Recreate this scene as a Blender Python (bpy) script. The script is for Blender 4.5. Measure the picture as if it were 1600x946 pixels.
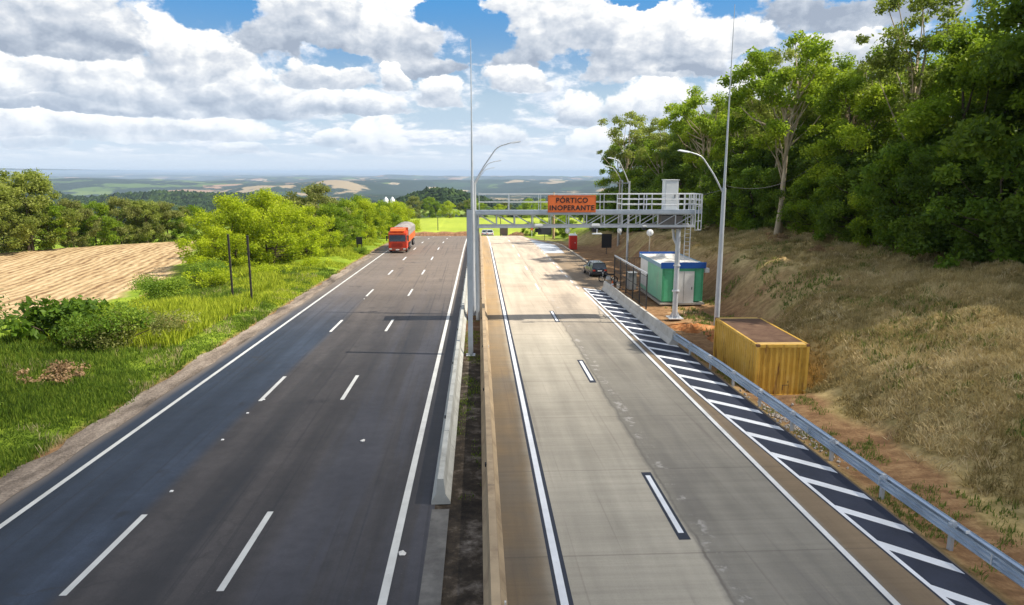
import bpy, bmesh, math, random
import numpy as np
from mathutils import Vector, Matrix
for o in list(bpy.data.objects): bpy.data.objects.remove(o)
R=math.radians; PI=math.pi
scene=bpy.context.scene; COL=scene.collection
# ------------------------------------------------------------------ camera
cam=bpy.data.cameras.new('camera'); cam.lens=24; cam.sensor_width=36; cam.clip_start=.1; cam.clip_end=200000
camo=bpy.data.objects.new('camera',cam); COL.objects.link(camo)
camo.location=(0,0,9.2); camo.rotation_euler=(R(90-10.87),0,R(-2.79)); scene.camera=camo
# ------------------------------------------------------------------ node helper
class NT:
    def __init__(s,tree): s.t=tree; s.n=tree.nodes; s.l=tree.links
    def put(s,node,i,v):
        if v is None: return
        if isinstance(v,bpy.types.NodeSocket): s.l.new(v,node.inputs[i])
        else:
            inp=node.inputs[i]
            if isinstance(v,(tuple,list)) and len(v)==3 and inp.type=='RGBA': v=(*v,1)
            inp.default_value=v
    def M(s,op,a,b=None,c=None,clamp=False):
        n=s.n.new('ShaderNodeMath'); n.operation=op; n.use_clamp=clamp
        s.put(n,0,a); s.put(n,1,b); s.put(n,2,c); return n.outputs[0]
    def V(s,op,a,b=None,sc=None):
        n=s.n.new('ShaderNodeVectorMath'); n.operation=op
        s.put(n,0,a); s.put(n,1,b)
        if sc is not None: s.put(n,3,sc)
        return n.outputs['Value'] if op in('LENGTH','DOT_PRODUCT','DISTANCE') else n.outputs[0]
    def xyz(s,x,y,z):
        n=s.n.new('ShaderNodeCombineXYZ'); s.put(n,0,x); s.put(n,1,y); s.put(n,2,z); return n.outputs[0]
    def sep(s,v):
        n=s.n.new('ShaderNodeSeparateXYZ'); s.put(n,0,v); return n.outputs
    def noise(s,vec,scale,detail=4,rough=.55,dist=0,out=0):
        n=s.n.new('ShaderNodeTexNoise'); s.put(n,'Vector',vec); s.put(n,'Scale',scale); s.put(n,'Detail',detail); s.put(n,'Roughness',rough); s.put(n,'Distortion',dist)
        return n.outputs[out]
    def vor(s,vec,scale,feature='F1',rand=1,out=0,detail=0,smooth=None,dim='3D'):
        n=s.n.new('ShaderNodeTexVoronoi'); n.voronoi_dimensions=dim; n.feature=feature; s.put(n,'Vector',vec); s.put(n,'Scale',scale); s.put(n,'Randomness',rand)
        s.put(n,'Detail',detail)
        if smooth is not None: s.put(n,'Smoothness',smooth)
        return n.outputs[out]
    def mr(s,v,a,b,c=0,d=1,smooth=False):
        n=s.n.new('ShaderNodeMapRange'); n.interpolation_type='SMOOTHSTEP' if smooth else 'LINEAR'
        s.put(n,0,v); s.put(n,1,a); s.put(n,2,b); s.put(n,3,c); s.put(n,4,d); return n.outputs[0]
    def mix(s,f,a,b,mode='MIX'):
        n=s.n.new('ShaderNodeMix'); n.data_type='RGBA'; n.blend_type=mode
        s.put(n,0,f); s.put(n,6,a); s.put(n,7,b); return n.outputs[2]
    def mul(s,c,f): return s.mix(1.0,c,s.rgb3(f),'MULTIPLY')
    def rgb3(s,f):
        if isinstance(f,bpy.types.NodeSocket): return s.xyz(f,f,f)
        return (f,f,f)
    def ramp(s,f,stops,interp='LINEAR'):
        n=s.n.new('ShaderNodeValToRGB'); cr=n.color_ramp; cr.interpolation=interp
        while len(cr.elements)<len(stops): cr.elements.new(.5)
        for e,(p,c) in zip(cr.elements,stops): e.position=p; e.color=(*c,1)
        s.put(n,0,f); return n.outputs[0]
    def pos(s): return s.n.new('ShaderNodeNewGeometry').outputs['Position']
    def obj(s): return s.n.new('ShaderNodeTexCoord').outputs['Object']
    def rnd(s): return s.n.new('ShaderNodeObjectInfo').outputs['Random']
    def attr(s,name,out='Fac'):
        n=s.n.new('ShaderNodeAttribute'); n.attribute_name=name; return n.outputs[out]
    def bump(s,h,strength=.3,dist=.05):
        n=s.n.new('ShaderNodeBump'); s.put(n,'Height',h); s.put(n,'Strength',strength); s.put(n,'Distance',dist); return n.outputs[0]
    def bsdf(s,col,rough=.7,metal=0,normal=None,spec=.5,**kw):
        n=s.n.new('ShaderNodeBsdfPrincipled'); s.put(n,'Base Color',col); s.put(n,'Roughness',rough); s.put(n,'Metallic',metal); s.put(n,'Normal',normal); s.put(n,'Specular IOR Level',spec)
        for k,v in kw.items(): s.put(n,k.replace('_',' '),v)
        return n.outputs[0]
    def out(s,sh,vol=None):
        n=s.n.new('ShaderNodeOutputMaterial')
        if sh is not None: s.l.new(sh,n.inputs[0])
        if vol is not None: s.l.new(vol,n.inputs[1])
def newmat(name):
    m=bpy.data.materials.new(name); m.use_nodes=True; m.node_tree.nodes.clear(); return m,NT(m.node_tree)
# ------------------------------------------------------------------ sky
SUN_EL=49; SUN_AZ=98           # azimuth clockwise from +Y
world=bpy.data.worlds.new('World'); scene.world=world; world.use_nodes=True
world.node_tree.nodes.clear(); W=NT(world.node_tree)
CLOUDS=[ # az, base elevation, half width, height up, drop below base, tone shift  (degrees)
]
def pxang(x,y):
    f=1066.7;p=R(10.87);yw=R(2.79)
    F=Vector((math.sin(yw)*math.cos(p),math.cos(yw)*math.cos(p),-math.sin(p))); Rt=Vector((math.cos(yw),-math.sin(yw),0)); U=Rt.cross(F)
    d=(F+Rt*((x-800)/f)-U*((y-473)/f)).normalized()
    return math.degrees(math.atan2(d.x,d.y)),math.degrees(math.asin(d.z))
for (x0,x1,yt,yb,tone) in [(-60,250,-60,72,-.12),(190,400,-30,118,.15),(-200,140,60,140,.12),(60,500,78,172,-.02),(-120,330,150,172,-.3),(-60,210,165,210,.15),(110,330,160,212,.2),(250,440,172,212,.15),
        (360,600,-70,70,-.1),(520,745,-20,80,.05),(430,580,78,126,.05),(590,650,85,132,.2),(630,725,66,112,-.25),(640,720,118,160,.1),(755,865,84,134,.1),(715,1010,-60,82,-.02),(900,1120,-30,105,.05),
        (850,955,142,188,.1),(950,1100,118,185,.1),(985,1130,85,112,-.35),(1060,1215,22,78,.15),(1090,1240,100,175,0),(1180,1500,-80,30,-.25),(540,640,180,232,.15),(480,560,205,222,.05),(880,970,196,240,.1),(0,110,200,225,.05),(330,420,222,236,.05),(740,830,196,222,-.02),(420,640,140,176,.02),(1200,1420,40,130,-.3),(-420,-60,-60,120,0),(-400,-100,140,200,.1)]:
    a0,e0=pxang((x0+x1)/2,yb); a1,_=pxang(x1,yb); _,e1=pxang((x0+x1)/2,yt)
    CLOUDS.append((a0,e0,abs(a1-a0)*1.08,(e1-e0)*1.1,max(.35,(e1-e0)*.22),tone))
def build_sky():
    tc=W.n.new('ShaderNodeTexCoord').outputs['Generated']
    x,y,z=W.sep(tc)
    el=W.M('MULTIPLY',W.M('ARCSINE',z),180/PI); az=W.M('MULTIPLY',W.M('ARCTAN2',x,y),180/PI)
    # size of the features shrinks towards the horizon
    per=W.M('ADD',W.M('MAXIMUM',el,0.),2.2)
    lv=W.M('MULTIPLY',W.M('LOGARITHM',per,math.e),11.)
    lu=W.M('MULTIPLY',az,.62)
    P=W.xyz(W.M('MULTIPLY',az,1.),W.M('MULTIPLY',el,1.45),0.)
    # warp
    w1=W.noise(P,.22,7,.62,out=1); w1=W.V('SUBTRACT',w1,(.5,.5,.5))
    wx,wy,_=W.sep(w1)
    az2=W.M('ADD',az,W.M('MULTIPLY',wx,5.0)); el2=W.M('ADD',el,W.M('MULTIPLY',wy,W.mr(el,1,9,1.1,3.0)))
    Pw=W.V('ADD',P,W.V('SCALE',w1,None,sc=1.2))
    def puff(off):
        q=W.V('ADD',Pw,off)
        r=None
        for sc,am in ((.30,.54),(.72,.28),(1.7,.12),(4.0,.06)):
            a=W.vor(W.V('ADD',q,(sc*3.1,sc*1.7,0)),sc,dim='2D'); a=W.M('MULTIPLY',W.M('MULTIPLY',a,a),am)
            r=a if r is None else W.M('ADD',r,a)
        return W.M('SUBTRACT',.85,r)
    b0=puff((0,0,0)); b1=puff((.60,.95,0))
    emb=W.M('SUBTRACT',b0,b1)
    fine=W.noise(P,1.3,6,.6)
    D=None;T=None
    for (ca,ce,hw,up,dn,tone) in CLOUDS:
        du=W.M('DIVIDE',W.M('SUBTRACT',az2,ca),hw)
        dv=W.M('SUBTRACT',el2,ce)
        t=W.M('DIVIDE',dv,up)
        vv=W.M('MAXIMUM',t,W.M('DIVIDE',dv,-dn))
        d=W.M('SUBTRACT',1.,W.M('ADD',W.M('MULTIPLY',du,du),W.M('MULTIPLY',vv,vv)))
        tt=W.M('ADD',W.M('MULTIPLY',W.M('MAXIMUM',t,0.),.95),tone+.26)
        if D is None: D,T=d,tt
        else:
            g=W.mr(W.M('SUBTRACT',d,D),-.12,.12)
            T=W.M('ADD',W.M('MULTIPLY',T,W.M('SUBTRACT',1.,g)),W.M('MULTIPLY',tt,g)); D=W.M('MAXIMUM',D,d)
    for (hx,hy,hw_,hh_) in ((330,12,75,26),(745,60,70,34),(520,86,50,16),(885,92,42,22),(1010,-10,60,14),(690,20,50,22),(1330,-10,60,20)):
        ha,he=pxang(hx,hy); hw2=hw_/18.6; hh2=hh_/18.6
        du=W.M('DIVIDE',W.M('SUBTRACT',az2,ha),hw2); dv=W.M('DIVIDE',W.M('SUBTRACT',el2,he),hh2)
        hd=W.M('SUBTRACT',1.25,W.M('ADD',W.M('MULTIPLY',du,du),W.M('MULTIPLY',dv,dv)))
        D=W.M('SUBTRACT',D,W.M('MULTIPLY',W.M('MAXIMUM',hd,0.),1.1))
    dens=W.M('ADD',D,W.M('MULTIPLY',W.M('SUBTRACT',b0,.55),1.2))
    dens=W.M('ADD',dens,W.M('MULTIPLY',W.M('SUBTRACT',fine,.5),.7))
    A=W.mr(dens,.0,.42,smooth=True)
    # background layer of small broken clouds
    Q=W.xyz(lu,lv,3.)
    nb=W.noise(Q,.36,9,.6,.2); nb2=W.noise(W.V('ADD',Q,(.25,.45,0)),.36,9,.6,.2)
    thr=W.mr(el,1.5,12,.40,.54)
    B=W.mr(nb,W.M('SUBTRACT',thr,.0),W.M('ADD',thr,.16),smooth=True)
    B=W.M('MULTIPLY',B,W.mr(el,.5,2.4,.0,.9))
    B=W.M('MULTIPLY',B,W.mr(el,20,38,1.,.35))
    sky=W.n.new('ShaderNodeTexSky'); sky.sky_type='NISHITA'; sky.sun_disc=False; sky.sun_elevation=R(SUN_EL); sky.sun_rotation=R(SUN_AZ)
    sky.air_density=1.0; sky.dust_density=.6; sky.ozone_density=2.5
    base=W.mul(sky.outputs[0],.085)
    hz=W.mr(el,0,11,1,0,smooth=True)
    base=W.mix(W.M('MULTIPLY',hz,.92),base,W.mix(W.mr(el,0,4),(.52,.60,.70),(.42,.53,.68)))
    base=W.mix(W.M('MULTIPLY',W.mr(el,6,13,0,1),.8),base,(.05,.25,.55))
    bt=W.mr(W.M('SUBTRACT',nb,nb2),-.08,.10,.25,1.)
    bc=W.mix(bt,(.42,.50,.62),(.76,.77,.79))
    c=W.mix(B,base,bc)
    tone=W.M('ADD',T,W.M('MULTIPLY',emb,1.0)); tone=W.M('ADD',tone,W.M('MULTIPLY',W.M('SUBTRACT',fine,.5),.28))
    tone=W.M('ADD',tone,W.M('MULTIPLY',W.mr(dens,.35,.0),.28))
    cc=W.ramp(tone,[(.0,(.35,.41,.51)),(.25,(.48,.54,.63)),(.5,(.66,.70,.76)),(.74,(.90,.91,.91)),(1,(1.05,1.04,1.02))])
    cc=W.mul(cc,.80)
    cc=W.mix(W.mr(el,0,8,.45,0),cc,(.50,.60,.73))
    c=W.mix(W.M('MULTIPLY',A,W.mr(el,1.2,3.5,.5,1.)),c,cc)
    c=W.mix(W.mr(el,-1,0,1,0),c,(.30,.42,.58))
    # away from the modelled cloud bank the sky is a simpler broken-cloud sky (cheap to evaluate)
    reg=W.M('MULTIPLY',W.mr(el,19,15,0,1,smooth=True),W.mr(W.M('ABSOLUTE',az),62,52,0,1,smooth=True))
    reg=W.M('MULTIPLY',reg,W.mr(el,-1.2,-1.,0,1))
    s2=W.mix(W.M('MULTIPLY',hz,.6),W.mul(sky.outputs[0],.085),(.36,.56,.84))
    cl=W.mr(W.noise(W.xyz(W.M('DIVIDE',x,W.M('ADD',W.M('ABSOLUTE',z),.15)),W.M('DIVIDE',y,W.M('ADD',W.M('ABSOLUTE',z),.15)),0.),1.1,3,.6),.46,.60,smooth=True)
    s2=W.mix(W.M('MULTIPLY',cl,.85),s2,(1.12,1.13,1.15))
    s2=W.mix(W.mr(el,-1,0,1,0),s2,(.22,.28,.30))
    bg=W.n.new('ShaderNodeBackground'); W.put(bg,0,c); bg.inputs[1].default_value=1.0
    bg2=W.n.new('ShaderNodeBackground'); W.put(bg2,0,s2); bg2.inputs[1].default_value=1.0
    ms=W.n.new('ShaderNodeMixShader'); W.l.new(reg,ms.inputs[0]); W.l.new(bg2.outputs[0],ms.inputs[1]); W.l.new(bg.outputs[0],ms.inputs[2])
    o=W.n.new('ShaderNodeOutputWorld'); W.l.new(ms.outputs[0],o.inputs[0])
build_sky()
world.cycles.sampling_method='MANUAL'; world.cycles.sample_map_resolution=512
sd=bpy.data.lights.new('sun',type='SUN'); sd.energy=5.0; sd.angle=R(.5); sd.color=(1,.93,.82)
so=bpy.data.objects.new('sun',sd); COL.objects.link(so)
S_DIR=Vector((math.cos(R(SUN_EL))*math.sin(R(SUN_AZ)),math.cos(R(SUN_EL))*math.cos(R(SUN_AZ)),math.sin(R(SUN_EL))))
so.rotation_euler=S_DIR.to_track_quat('Z','Y').to_euler()
scene.view_settings.view_transform='Standard'; scene.view_settings.look='None'
scene.view_settings.exposure=0.5; scene.view_settings.gamma=1; scene.view_settings.use_curve_mapping=False
scene.cycles.max_bounces=6; scene.cycles.transparent_max_bounces=8; scene.cycles.volume_bounces=0
scene.cycles.diffuse_bounces=2; scene.cycles.glossy_bounces=2; scene.cycles.transmission_bounces=2
# ------------------------------------------------------------------ object helpers
def tag(o,label=None,cat=None,group=None,kind=None):
    if label: o['label']=label
    if cat: o['category']=cat
    if group: o['group']=group
    if kind: o['kind']=kind
    return o
def thing(name,loc,label,cat,group=None,rz=0,kind=None):
    o=bpy.data.objects.new(name,None); o.empty_display_size=.3; COL.objects.link(o); o.location=loc; o.rotation_euler=(0,0,rz)
    return tag(o,label,cat,group,kind)
def link(name,me,parent=None,loc=None,rz=None):
    o=bpy.data.objects.new(name,me); COL.objects.link(o)
    if parent is not None: o.parent=parent
    if loc is not None: o.location=loc
    if rz is not None: o.rotation_euler=(0,0,rz)
    return o
def copy_tree(o,parent=None):
    c=o.copy(); COL.objects.link(c); c.parent=parent
    for ch in o.children: copy_tree(ch,c)
    return c
class MB:
    def __init__(s): s.v=[]; s.f=[]; s.sm=[]; s.mk=[]
    def mark(s): s.mk.append((len(s.v),len(s.f)))
    def add(s,vs,fs,smooth=False):
        k=len(s.v); s.v+= [tuple(v) for v in vs]; s.f+=[tuple(i+k for i in f) for f in fs]; s.sm+=[smooth]*len(fs); return s
    def box(s,c,d,rz=0,M=None,taper=1):
        s.mark(); x,y,z=d[0]/2,d[1]/2,d[2]/2
        vs=[Vector((sx*x*(taper if sz>0 else 1),sy*y*(taper if sz>0 else 1),sz*z)) for sz in(-1,1) for sy in(-1,1) for sx in(-1,1)]
        rot=M if M is not None else Matrix.Rotation(rz,3,'Z')
        vs=[rot@v+Vector(c) for v in vs]
        return s.add(vs,[(0,2,3,1),(4,5,7,6),(0,1,5,4),(2,6,7,3),(0,4,6,2),(1,3,7,5)])
    def bar(s,a,b,w,h=None):
        a=Vector(a);b=Vector(b);h=h or w; d=b-a; q=d.to_track_quat('Z','Y' if abs(d.normalized().y)<.9 else 'X').to_matrix()
        return s.box((a+b)/2,(w,h,d.length),M=q)
    def tube(s,pts,rad,n=8,cap=True,smooth=True):
        s.mark(); pts=[Vector(p) for p in pts]
        if not isinstance(rad,(list,tuple)): rad=[rad]*len(pts)
        vs=[];prev=None
        for i,p in enumerate(pts):
            d=(pts[min(i+1,len(pts)-1)]-pts[max(i-1,0)]).normalized()
            if prev is None: u=d.orthogonal().normalized()
            else: u=(prev-d*prev.dot(d)).normalized()
            prev=u; w=d.cross(u)
            vs+=[p+(u*math.cos(2*PI*k/n)+w*math.sin(2*PI*k/n))*rad[i] for k in range(n)]
        fs=[(i*n+k,i*n+(k+1)%n,(i+1)*n+(k+1)%n,(i+1)*n+k) for i in range(len(pts)-1) for k in range(n)]
        s.add(vs,fs,smooth)
        if cap:
            m=len(pts)-1
            s.add(vs[:n],[tuple(range(n-1,-1,-1))]); s.add(vs[m*n:],[tuple(range(n))])
        return s
    def prism(s,prof,axis,a,b):   # profile of 2D points extruded along axis from a to b
        s.mark(); n=len(prof)
        def P(q,t): return {'x':(t,q[0],q[1]),'y':(q[0],t,q[1]),'z':(q[0],q[1],t)}[axis]
        vs=[P(q,a) for q in prof]+[P(q,b) for q in prof]
        return s.add(vs,[tuple(range(n))[::-1],tuple(range(n,2*n))]+[(i,(i+1)%n,n+(i+1)%n,n+i) for i in range(n)])
    def sweep(s,prof,path,closed=True,cap=True,smooth=False): # prof 2D (lateral,up) along path (x,y,z)
        s.mark(); n=len(prof);vs=[]
        for i,p in enumerate(path):
            p=Vector(p); d=Vector(path[min(i+1,len(path)-1)])-Vector(path[max(i-1,0)]); d.z=0; d.normalize(); r=Vector((d.y,-d.x,0))
            vs+=[p+r*q[0]+Vector((0,0,q[1])) for q in prof]
        m=n if closed else n-1
        fs=[(i*n+k,i*n+(k+1)%n,(i+1)*n+(k+1)%n,(i+1)*n+k) for i in range(len(path)-1) for k in range(m)]
        s.add(vs,fs,smooth)
        if closed and cap: L=len(path)-1; s.add(vs[:n],[tuple(range(n))]); s.add(vs[L*n:],[tuple(range(n))[::-1]])
        return s
    def each(s,name,mat,parent=None,bevel=0):
        mk=s.mk+[(len(s.v),len(s.f))]
        for (a,fa),(b,fb) in zip(mk[:-1],mk[1:]):
            q=MB(); q.v=s.v[a:b]; q.f=[tuple(i-a for i in f) for f in s.f[fa:fb]]; q.sm=s.sm[fa:fb]; q.build(name,mat,parent,bevel=bevel)
    def build(s,name,mat,parent=None,loc=None,rz=None,bevel=0):
        me=bpy.data.meshes.new(name); me.from_pydata(s.v,[],s.f); me.polygons.foreach_set('use_smooth',s.sm)
        bm=bmesh.new(); bm.from_mesh(me); bmesh.ops.recalc_face_normals(bm,faces=bm.faces)
        if bevel: bmesh.ops.bevel(bm,geom=[e for e in bm.edges if len(e.link_faces)==2 and e.calc_face_angle(0)>.5],offset=bevel,segments=2,affect='EDGES',clamp_overlap=True)
        bm.to_mesh(me); bm.free()
        me.materials.append(mat); me.update()
        return link(name,me,parent,loc,rz)
def quads(name,V,mat,attrs=None,smooth=False):   # V: (N,k,3) loose polygons
    V=np.asarray(V,dtype=np.float32); N,k,_=V.shape
    me=bpy.data.meshes.new(name); me.vertices.add(N*k); me.vertices.foreach_set('co',V.reshape(-1))
    me.loops.add(N*k); me.loops.foreach_set('vertex_index',np.arange(N*k,dtype=np.int32))
    me.polygons.add(N); me.polygons.foreach_set('loop_start',np.arange(0,N*k,k,dtype=np.int32)); me.polygons.foreach_set('loop_total',np.full(N,k,dtype=np.int32))
    me.update(calc_edges=True)
    if attrs is not None:
        for an,av in attrs.items():
            a=me.attributes.new(an,'FLOAT','FACE'); a.data.foreach_set('value',np.asarray(av,dtype=np.float32))
    me.materials.append(mat); return me
# ------------------------------------------------------------------ terrain functions
def zr(y):
    y=np.asarray(y,dtype=np.float64)
    z=-.0206*y-.00055*(np.clip(y,95,165)-95)**2-.077*(np.clip(y,165,232)-165)+.0206*np.clip(y-240,0,400)*.85
    return z
def ZR(y): return float(zr(y))
def ss(x,a,b): t=np.clip((x-a)/(b-a),0,1); return t*t*(3-2*t)
_rs=np.random.RandomState(7); _tab=_rs.rand(256,256)
def vn(x,y):
    xi=np.floor(x).astype(int); yi=np.floor(y).astype(int); fx=x-xi; fy=y-yi; fx=fx*fx*(3-2*fx); fy=fy*fy*(3-2*fy)
    g=lambda i,j:_tab[i&255,j&255]
    return (g(xi,yi)*(1-fx)+g(xi+1,yi)*fx)*(1-fy)+(g(xi,yi+1)*(1-fx)+g(xi+1,yi+1)*fx)*fy
def fbm(x,y,o=4):
    s=0;a=.5
    for i in range(o): s=s+a*vn(x+17.3*i,y+5.1*i); x=x*2.03;y=y*2.03;a*=.5
    return s
FY=[0,34,42,60,68,80,98,120]; FX=[14.8,14.8,17.6,18.6,17.6,17.0,18.6,16.5]
def fieldline(X,Y): return (X+66)*-.742+(Y-94)*.671
def terrain(X,Y):
    X=np.asarray(X,dtype=np.float64);Y=np.asarray(Y,dtype=np.float64)
    r=np.hypot(X,Y)+1e-6; A=np.degrees(np.arctan2(X,Y))
    z=zr(Y)
    off=np.full_like(z,-.06)
    # right side
    foot=np.interp(Y,FY,FX)
    t=np.clip(X-foot,0,None)
    lin=5.6*(1-np.exp(-t/8))*ss(t,-.5,2.5)
    steep=3.3*ss(t,0,4.8)+2.0*ss(t,4,15)
    w=ss(Y,37,50)
    H=1-.35*ss(Y,80,115)-.4*ss(Y,115,180)-.25*ss(Y,180,230)
    off+=((1-w)*lin+w*steep)*H+.06*np.clip(X-32,0,60)*H
    near=np.exp(-np.clip(r-150,0,None)/60)
    rough=(fbm(X*.9,Y*.9,4)-.45)*.85*ss(t,0,3)+ (fbm(X*.25+9,Y*.25,3)-.45)*1.3*ss(t,1,6)
    off+=rough*near
    off+=-.10*ss(X,11.75,12.4)*(1-ss(t,0,1.5))+ (fbm(X*1.3,Y*1.3,3)-.45)*.18*ss(X,11.9,12.6)*near
    off+=-.12*np.exp(-((X-13.1)/.35)**2)*(1-ss(Y,30,36))
    off+=(-1.30-.12-(z+off))*ss(X,12.35,12.9)*(1-ss(X,15.6,16.6))*ss(Y,29.2,30.1)*(1-ss(Y,36.3,37.4))
    # left side
    u=np.clip(-15.1-X,0,None)
    off+=.22*ss(u,0,1.5)-.95*ss(u,5,17)+(fbm(X*.5,Y*.5+3,4)-.45)*.7*ss(u,.4,4)*near*(1-ss(u,16,20)*.8)
    off+=1.35*ss(Y,60,108)*ss(u,9,20)*(1-ss(Y,150,200))
    off+=.9*np.exp(-((u-12)/4.5)**2)*ss(Y,10,25)*(1-ss(Y,38,60))
    d=np.clip(fieldline(X,Y),0,None)*(X<-15); off-=.11*np.minimum(d,60)*ss(u,18,30)
    zn=z+off
    # far country
    zf=np.interp(r,[330,500,900,1600,3000,6000,12000,25000,80000],[-14,-26,-50,-78,-112,-135,-150,-160,-160])
    zf=zf+(fbm(X/700,Y/700,5)-.45)*60*ss(r,450,1800)+(fbm(X/1900+4,Y/1900+8,5)-.47)*290*ss(r,1500,5000)*(1-ss(r,14000,26000)*.7)
    Ac=np.clip(A,-40,16); zf=zf+r*(-.0030-.000251*Ac)*ss(r,9000,38000)
    def bump(px,R0,h,wa,wr):
        a0=math.degrees(math.atan((px-748)/1067)); return h*np.exp(-((A-a0)/wa)**2-((r-R0)/wr)**2)
    zf=zf+bump(690,820,26,4.5,230)+bump(540,5200,85,6,900)+bump(400,4600,70,4,700)+bump(300,1700,30,9,330)+bump(90,2300,46,2.6,380)+bump(640,6800,60,7,1200)+bump(830,4200,45,5,700)
    wf=ss(r,250,480)
    side=ss(np.abs(A),45,80)
    return zn*(1-wf)+zf*wf
def TZ(x,y): return float(terrain(np.array([x]),np.array([y]))[0])
# ------------------------------------------------------------------ materials: ground
def ground_mat():
    m,n=newmat('ground'); p=n.pos(); x,y,z=n.sep(p)
    n1=n.noise(p,.35,5,.6); n2=n.noise(p,2.2,5,.65); n3=n.noise(p,9,4,.7)
    lush=n.ramp(n.M('ADD',n.M('MULTIPLY',n1,.55),n.M('MULTIPLY',n2,.45)),[(.3,(.09,.15,.015)),(.5,(.19,.27,.02)),(.68,(.33,.40,.04))])
    dry=n.ramp(n.M('ADD',n.M('MULTIPLY',n2,.6),n.M('MULTIPLY',n1,.4)),[(.30,(.16,.14,.045)),(.43,(.33,.255,.10)),(.6,(.56,.42,.19)),(.75,(.76,.60,.32))])
    gul=n.noise(n.V('MULTIPLY',p,(.35,1.4,.35)),1.6,5,.7); earth=n.ramp(n.M('ADD',n.M('ADD',n.M('MULTIPLY',n2,.35),n.M('MULTIPLY',n3,.25)),n.M('MULTIPLY',gul,.4)),[(.32,(.11,.06,.03)),(.48,(.24,.135,.065)),(.6,(.38,.235,.115)),(.72,(.52,.37,.20))])
    # ploughed field: furrows
    fx=n.M('ADD',n.M('ADD',x,n.M('MULTIPLY',y,.14)),n.M('MULTIPLY',n.noise(p,.12,5,.6),2.6))
    fur=n.M('SINE',n.M('MULTIPLY',fx,6.6)); fur2=n.M('SINE',n.M('MULTIPLY',fx,1.26))
    fs=n.M('ADD',n.M('MULTIPLY',fur,.10),n.M('MULTIPLY',fur2,.05)); fs=n.M('ADD',fs,n.noise(n.V('MULTIPLY',p,(1.6,.35,1)),1.3,5,.7))
    field=n.ramp(fs,[(.30,(.18,.105,.05)),(.43,(.36,.245,.125)),(.58,(.48,.345,.185)),(.78,(.58,.45,.265))])
    # far country: patchwork
    pw=n.V('ADD',p,n.V('SCALE',n.noise(p,.0012,4,out=1),None,sc=260.))
    cell=n.vor(n.V('MULTIPLY',pw,(.0017,.0011,0)),1.,out=1); cr=n.sep(cell)[0]
    patch=n.ramp(cr,[(0,(.022,.05,.014)),(.34,(.03,.065,.016)),(.36,(.30,.23,.13)),(.55,(.40,.31,.19)),(.57,(.08,.13,.025)),(.72,(.12,.17,.035)),(.74,(.06,.10,.025)),(.88,(.32,.20,.12)),(1,(.38,.30,.17))],'CONSTANT')
    fo=n.mr(n.noise(n.V('MULTIPLY',p,(1,.6,1)),.0028,7,.65),.44,.47); patch=n.mix(fo,patch,n.ramp(n.noise(p,.02,4,.7),[(.35,(.006,.016,.008)),(.65,(.018,.038,.014))]))  # woods darkened in colour to stand in for cloud shadows
    patch=n.mix(n.attr('forest'),patch,(.014,.026,.014))  # forest band near black, cloud shade included in its colour
    patch=n.mix(n.attr('meadow'),patch,n.ramp(n.noise(p,.03,5,.6),[(.35,(.09,.14,.025)),(.6,(.24,.32,.05))]))
    lime=n.ramp(n.noise(n.V('MULTIPLY',p,(1,.3,1)),.12,5,.6),[(.3,(.26,.33,.035)),(.7,(.38,.44,.05))])
    c=n.mix(n.attr('dry'),lush,dry); c=n.mix(n.attr('earth'),c,earth); c=n.mix(n.attr('field'),c,field)
    c=n.mix(n.attr('lime'),c,lime); c=n.mix(n.attr('far'),c,patch)
    h=n.M('ADD',n.M('MULTIPLY',n2,1.),n.M('MULTIPLY',n3,.5)); h=n.M('ADD',h,n.M('MULTIPLY',n.M('MULTIPLY',fur,.6),n.attr('field')))
    bm=n.bump(h,.55,.12)
    n.out(n.bsdf(c,.95,normal=bm,spec=.15)); return m
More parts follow.
